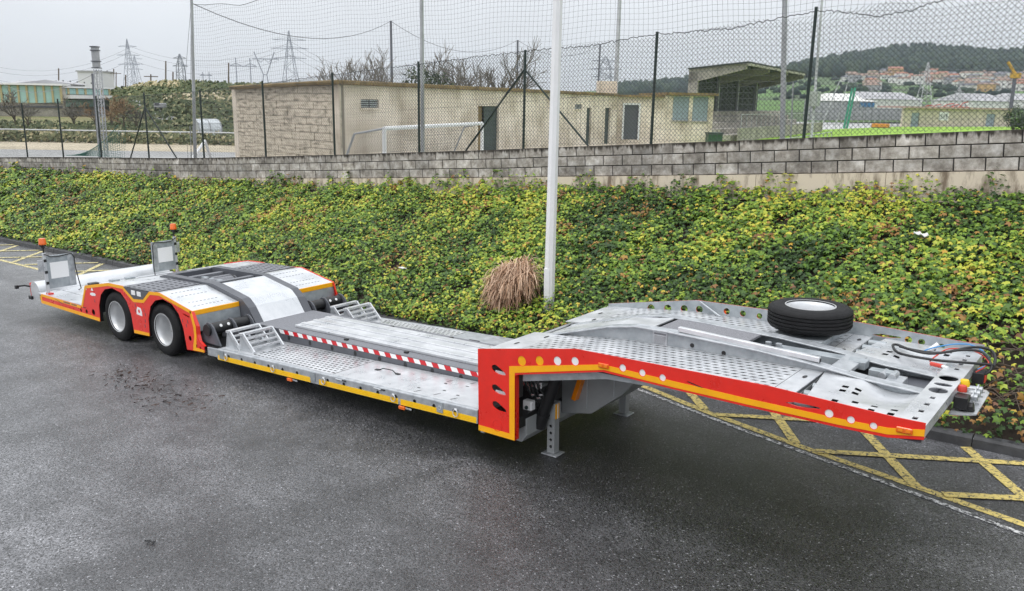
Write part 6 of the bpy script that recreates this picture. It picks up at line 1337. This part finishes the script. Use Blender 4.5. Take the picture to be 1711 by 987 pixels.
def portal(px, pyb, pyt, dd, kind, label):
    b = A(px, pyb, dd); t = A(px, pyt, dd); H = t.z-b.z; o = tag(empty('electricity_pylon', (b.x, b.y, b.z)), label, 'pylon', 'pylons on the skyline'); r1 = Vector((RT.x, RT.y, 0)).normalized(); V3 = lambda u, z: r1*u+Vector((0, 0, z))
    if kind == 'H':
        w_ = H*.27
        for s_ in (-1, 1): MB().tube([V3(s_*w_, -2), V3(s_*w_, H)], .22, 5).build('leg', M['steel_far'], o)
        mb = MB(); mb.tube([V3(-w_*1.9, H*.70), V3(w_*1.9, H*.70)], .18, 4); mb.tube([V3(-w_*1.9, H*.70), V3(-w_, H*.80), V3(0, H*.68), V3(w_, H*.80), V3(w_*1.9, H*.70)], .14, 4); mb.build('cross_beam', M['steel_far'], o)
    else:
        for s_ in (-1, 1): MB().tube([V3(s_*H*.12, -2), V3(s_*H*.05, H*.35), V3(s_*H*.30, H)], .20, 5).build('leg', M['steel_far'], o)
        mb = MB(); mb.tube([V3(-H*.36, H*.80), V3(H*.42, H*.80)], .18, 4); mb.tube([V3(-H*.24, H*.80), V3(-H*.1, H*.7), V3(0, H*.8), V3(H*.1, H*.7), V3(H*.24, H*.8)], .12, 4); mb.tube([V3(-H*.05, H*.35), V3(H*.05, H*.35)], .15, 4); mb.build('cross_beam', M['steel_far'], o)
    return o
portal(408, 142, 97, 330, 'H', 'twin-legged portal pylon left of the tall V pylon')
portal(345, 140, 120, 420, 'H', 'smallest portal pylon just past the leaning net pole')
portal(444, 145, 87, 300, 'V', 'V-shaped pylon next to the three-armed lattice pylon')
for k, (px, y0, y1, dd, lab) in enumerate([(98, 140, 114, 130, 'thin cable pole above the green factory roof'), (179, 160, 118, 120, 'thin cable pole at the end of the factory wing'), (190, 150, 115, 140, 'second thin pole past the factory wing'), (194, 150, 120, 170, 'short double-armed pole past the factory wing'), (210, 146, 125, 120, 'stub pole in front of the left lattice pylons'), (252, 142, 124, 118, 'small T-shaped pole on the weedy ridge'), (277, 135, 102, 118, 'dark timber pole on top of the weedy ridge'), (289, 135, 120, 118, 'short stub pole near the dark timber pole'), (382, 140, 105, 118, 'timber pole between the portal pylons')]):
    o, a_, b_ = mastpole('timber_pole', px, y0, px, y1, dd, .12, lab, 'pole', 'bark')
    if k in (1, 3, 5): MB().bar(b_-rt_*1.0+Vector((0, 0, -.3)), b_+rt_*1.0+Vector((0, 0, -.3)), .1, .12).build('cross_arm', M['bark'], o)
pw = tag(empty('power_lines'), 'thin power lines crossing between the skyline pylons', 'cable'); mb = MB()
def wire(a, b, s, r): MB().tube([a.lerp(b, t)-Vector((0, 0, 4*s*t*(1-t))) for t in np.linspace(0, 1, 12)], r, 3).build('wire', M['dark'], pw)
for dy in (0, 8, 22): wire(A(219, 78+dy, 320), A(487, 70+dy, 300), 6, .05); wire(A(487, 70+dy, 300), A(760, 120+dy, 330), 7, .05); wire(A(-60, 96+dy, 330), A(219, 78+dy, 320), 7, .05)
wire(A(1541, 110, 210), A(1340, 125, 260), 2, .04); wire(A(1541, 110, 210), A(1760, 98, 260), 2, .04); wire(A(0, 137, 60), A(154, 125, 33), .7, .012)

cr = tag(empty('harbour_crane'), 'yellow crane with a dark mast in front of the hillside houses', 'crane'); cy_ = mat('crane_yellow', (.55, .33, .04), .6)
MB().tube([A(1688, 186, 200), A(1696, 128, 200)], .45, 8).build('mast', M['dark'], cr); MB().tube([A(1700, 129, 200), A(1684, 103, 200)], .35, 6).build('jib', cy_, cr); c = A(1697, 127, 200); MB().box(c.x-1.1, c.x+1.1, c.y-.8, c.y+.8, c.z-.5, c.z+.8).build('cab', cy_, cr)
# ---- trees
def bare_tree(px, dd, zb, H, spread, label, seed, dens=3, col=None, group=None):
    rmin = .00034*dd
    r = random.Random(seed); p = XYof(px, dd); o = tag(empty('bare_tree', (p.x, p.y, zb)), label, 'tree', group); tr_ = MB(); tw_ = MB()
    def grow(a, d, l, rad, lev):
        b = a+d*l; (tr_ if lev < 2 else tw_).tube([a, (a+b)/2+Vector((r.uniform(-1, 1), r.uniform(-1, 1), r.uniform(-.5, .5)))*l*.06, b], rad, 5 if lev < 2 else 3, cap=False, r2=rad*.62)
        if lev == 5: return
        for k in range(r.choice([2, 3, 3]) if lev else dens+2):
            v = (d+Vector((r.gauss(0, 1), r.gauss(0, 1), r.gauss(.25, .6)))*spread).normalized(); grow(a+(b-a)*r.uniform(.45, 1), v, l*r.uniform(.58, .85), max(rad*.58, rmin), lev+1)
    grow(Vector((0, 0, -.2)), Vector((r.uniform(-.1, .1), r.uniform(-.1, .1), 1)).normalized(), H*.30, H*.022, 0)
    tr_.build('trunk', M['bark'], o); tw_.build('crown', col or M['bark'], o); return o
M['twig_tan'] = mat('tan_twigs', (.26, .17, .09), .9); M['twig_grey'] = mat('grey_twigs', (.16, .145, .12), .9)
for k, (px, dd, H, lab, c) in enumerate([(22, 60, 3.2, 'bare tree at the start of the factory front', 'twig_grey'), (42, 58, 2.6, 'smaller bare tree second from the factory front start', 'twig_grey'), (120, 60, 2.6, 'bare spreading tree under the white factory canopy', 'twig_grey'), (155, 62, 2.4, 'bare tree behind the floodlight mast foot', 'twig_tan'), (182, 62, 3.0, 'tan twiggy tree right past the floodlight mast', 'twig_tan'), (205, 60, 3.0, 'tan twiggy tree under the pale access road', 'twig_tan'), (225, 60, 2.4, 'grey twiggy tree beside the braced corner fence post', 'twig_grey')]):
    bare_tree(px, dd, FZ0, H*1.15, .62, lab, 10+k, 3, M[c])
for k, (px, dd, zt_, lab) in enumerate([(620, 38, 90, 'bare bush with fanned upright twigs above the beige roof'), (600, 40, 104, 'smaller bare bush at the edge of the fanned one above the roof'), (745, 44, 98, 'bare twiggy bush over the evergreen crown'), (810, 42, 100, 'sparse bare bush above the dark doorway'), (845, 43, 92, 'bare bush against the braced fence post')]):
    zb = 1.05; H = (ZAT(px, zt_, dd)-zb)*1.45; bare_tree(px, dd, zb, H, .42, lab, 40+k, 5, M['twig_grey'])
M['ever'] = leaf_mat('evergreen_foliage', [(0, (.010, .022, .010)), (.5, (.03, .055, .02)), (1, (.08, .11, .035))], .8)
def leafy(px, dd, zb, parts_, label, n_, s0, s1, mt='ever', group=None):
    p = XYof(px, dd); o = tag(empty('evergreen_tree', (p.x, p.y, zb)), label, 'tree', group); P = []; Nn = []
    for (dx, dz_, rx, rz) in parts_:
        k = int(n_*rx*rz/sum(q[2]*q[3] for q in parts_)); u = rng.normal(0, 1, (k, 3)); u /= np.linalg.norm(u, axis=1)[:, None]; rad = rng.uniform(.55, 1.05, k)[:, None]
        P.append(np.array([rt_.x*dx, rt_.y*dx, dz_])+u*rad*np.array([rx, rx, rz])); Nn.append(u+rng.normal(0, .4, (k, 3)))
    P = np.concatenate(P); Nn = np.concatenate(Nn); v, f, t = leaves(P, Nn, rng.uniform(s0, s1, len(P)), rng.random(len(P)), LEAF4, LEAF4T)
    put('crown', arr_mesh('crown', v, f, M[mt], t), o); H = max(q[1] for q in parts_); MB().tube([(0, 0, -.3), (.05, .03, H*.5), (0, .1, H)], .14, 6, r2=.05).build('trunk', M['bark'], o); return o
zt_ = ZAT(712, 108, 40)-1.05
leafy(714, 40, 1.05, [(-.3, zt_-.9, 1.0, .9), (.6, zt_-1.1, .8, .8), (0, zt_-1.8, 1.3, .9), (.2, zt_-2.6, .8, .8)], 'dark rounded evergreen tree rising above the beige roof', 2600, .05, .12)
leafy(1018, 90, 1.05, [(0, 3.2, 1.3, .9), (1, 2.6, 1.2, .9), (-1.2, 2.4, 1.2, .8)], 'dark evergreen clump at the foot of the lattice pylon', 1200, .1, .2)
leafy(1700, 105, FZ0, [(0, 1.9, 1.6, 1.3), (1.6, 1.3, 1.4, 1.1), (.8, .8, 1.6, .8)], 'dark green tree beside the cream shed end wall', 1500, .1, .22)
leafy(1528, 165, FZ0, [(0, 1.6, 1.5, 1.3), (1.6, 1.4, 1.1, 1.0), (-1.2, 1.3, 1.0, .9)], 'dark shrub between the shed and the white warehouse', 900, .15, .3)
# weeds, pampas and shrubs on the slope and verge
M['scrub'] = leaf_mat('scrub_leaves', [(0, (.035, .06, .02)), (.35, (.085, .11, .05)), (.6, (.18, .185, .085)), (.8, (.42, .36, .20)), (1, (.70, .61, .44))], .9)
P = []; Nn = []; S_ = []; Tt = []
for k in range(15000):
    px = random.uniform(186, 640); dd = 64+48*random.random()**.8; py = hill_l(px, dd); p = A(px, py, dd)
    zn = (py-132)/75; band = vnoise(np.array([px*.03]), np.array([dd*.10]), 1, 61)[0]
    t = np.clip(random.gauss(.40, .15)+.16*(band-.5), 0, .68)
    if zn < .20 and px < 300 and random.random() < .65: t = random.uniform(.68, .92)
    if .36 < zn < .50 and px > 270 and random.random() < .45: t = random.uniform(.85, 1)
    s = random.uniform(.16, .42); P.append((p.x, p.y, p.z+random.random()*.38)); Nn.append((random.gauss(0, .7), random.gauss(-.6, .6), .7)); S_.append(s); Tt.append(t)
for k in range(9000):
    px = random.uniform(-60, 400); dd = random.uniform(43, 66) if random.random() < .7 else random.uniform(43, 46); p = XYof(px, dd); z = FZ0
    t = np.clip(random.gauss(.55, .16), .1, 1) if dd < 52 else np.clip(random.gauss(.36, .12), 0, .8)
    P.append((p.x, p.y, z+random.random()*.5)); Nn.append((random.gauss(0, .7), random.gauss(-.6, .6), .8)); S_.append(random.uniform(.08, .22)); Tt.append(t)
for k in range(900):
    px = random.uniform(400, 700); fr_u = random.uniform(0, fg[3]+3); p = fg[0]+fg[1]*fr_u-fg[2]*random.uniform(.05, .5); P.append((p.x, p.y, FZ0+random.random()*.5)); Nn.append((random.gauss(0, .7), -.6, .8)); S_.append(random.uniform(.04, .1)); Tt.append(random.uniform(.3, .75))
v, f, t = leaves(np.array(P), np.array(Nn), np.array(S_), np.array(Tt), LEAF4, LEAF4T)
tag(put('scrub_vegetation', arr_mesh('scrub_vegetation', v, f, M['scrub'], t)), kind='stuff')
for k, (px, lab) in enumerate([(50, 'pampas grass tuft by the bare trees'), (146, 'pampas tuft near the mast')]): pass
ar = tag(empty('access_road'), kind='structure')
V = [A(x, hill_l(x, dd)-.6, dd-1.0) for x, dd in ((258, 71), (300, 70), (262, 79), (242, 84), (222, 92), (205, 100))]
mb = MB(); cs = [(300, 262, 68.5), (288, 250, 72), (270, 244, 76), (252, 236, 82), (236, 222, 90), (216, 206, 100)]
for (xa, ya, da), (xb, yb, db) in zip(cs, cs[1:]): mb.quad(A(xa, hill_l(xa, da)-1.5, da), A(xb, hill_l(xb, db)-1.5, db), A(yb, hill_l(yb, db)-1.5, db), A(ya, hill_l(ya, da)-1.5, da))
mb.build('lane', M['roofgrey'], ar)
cv = tag(empty('white_van'), 'small white boxy van on the lane across the weedy slope', 'van'); fv = facing(XYof(256, 70), XYof(271, 70)); zv = ZAT(263, 183, 70)
mb = MB(); fbox(mb, fv, 0, fv[3], 0, .9, zv+.15, zv+.55); mb.build('body', M['polegrey'], cv, 0, .05); mb = MB(); fbox(mb, fv, .1, .5, -.01, .0, zv+.35, zv+.55); mb.build('window', M['dark'], cv)
for u in (.15, fv[3]-.15): a, d, n, l = fv; c = a+d*u; MB().lathe([(0, -.03), (.1, -.03), (.1, .05)], 'y', (c.x, c.y-.02, zv+.12), 10).build('wheel', M['black'], cv)
# ------------------------------------------------------------------ the damp air between here and the hills
hz = bpy.data.materials.new('air'); hz.use_nodes = True; nt = hz.node_tree; nt.nodes.clear(); ho = N(nt, 'ShaderNodeOutputMaterial'); hv_ = N(nt, 'ShaderNodeVolumePrincipled')
hv_.inputs['Color'].default_value = (.80, .90, 1.0, 1); hv_.inputs['Density'].default_value = .00011; hv_.inputs['Anisotropy'].default_value = 0.0; L(nt, hv_.outputs[0], ho.inputs['Volume'])
tag(MB().box(-2500, 2700, -200, 3000, -6, 190).build('haze', hz), kind='stuff')
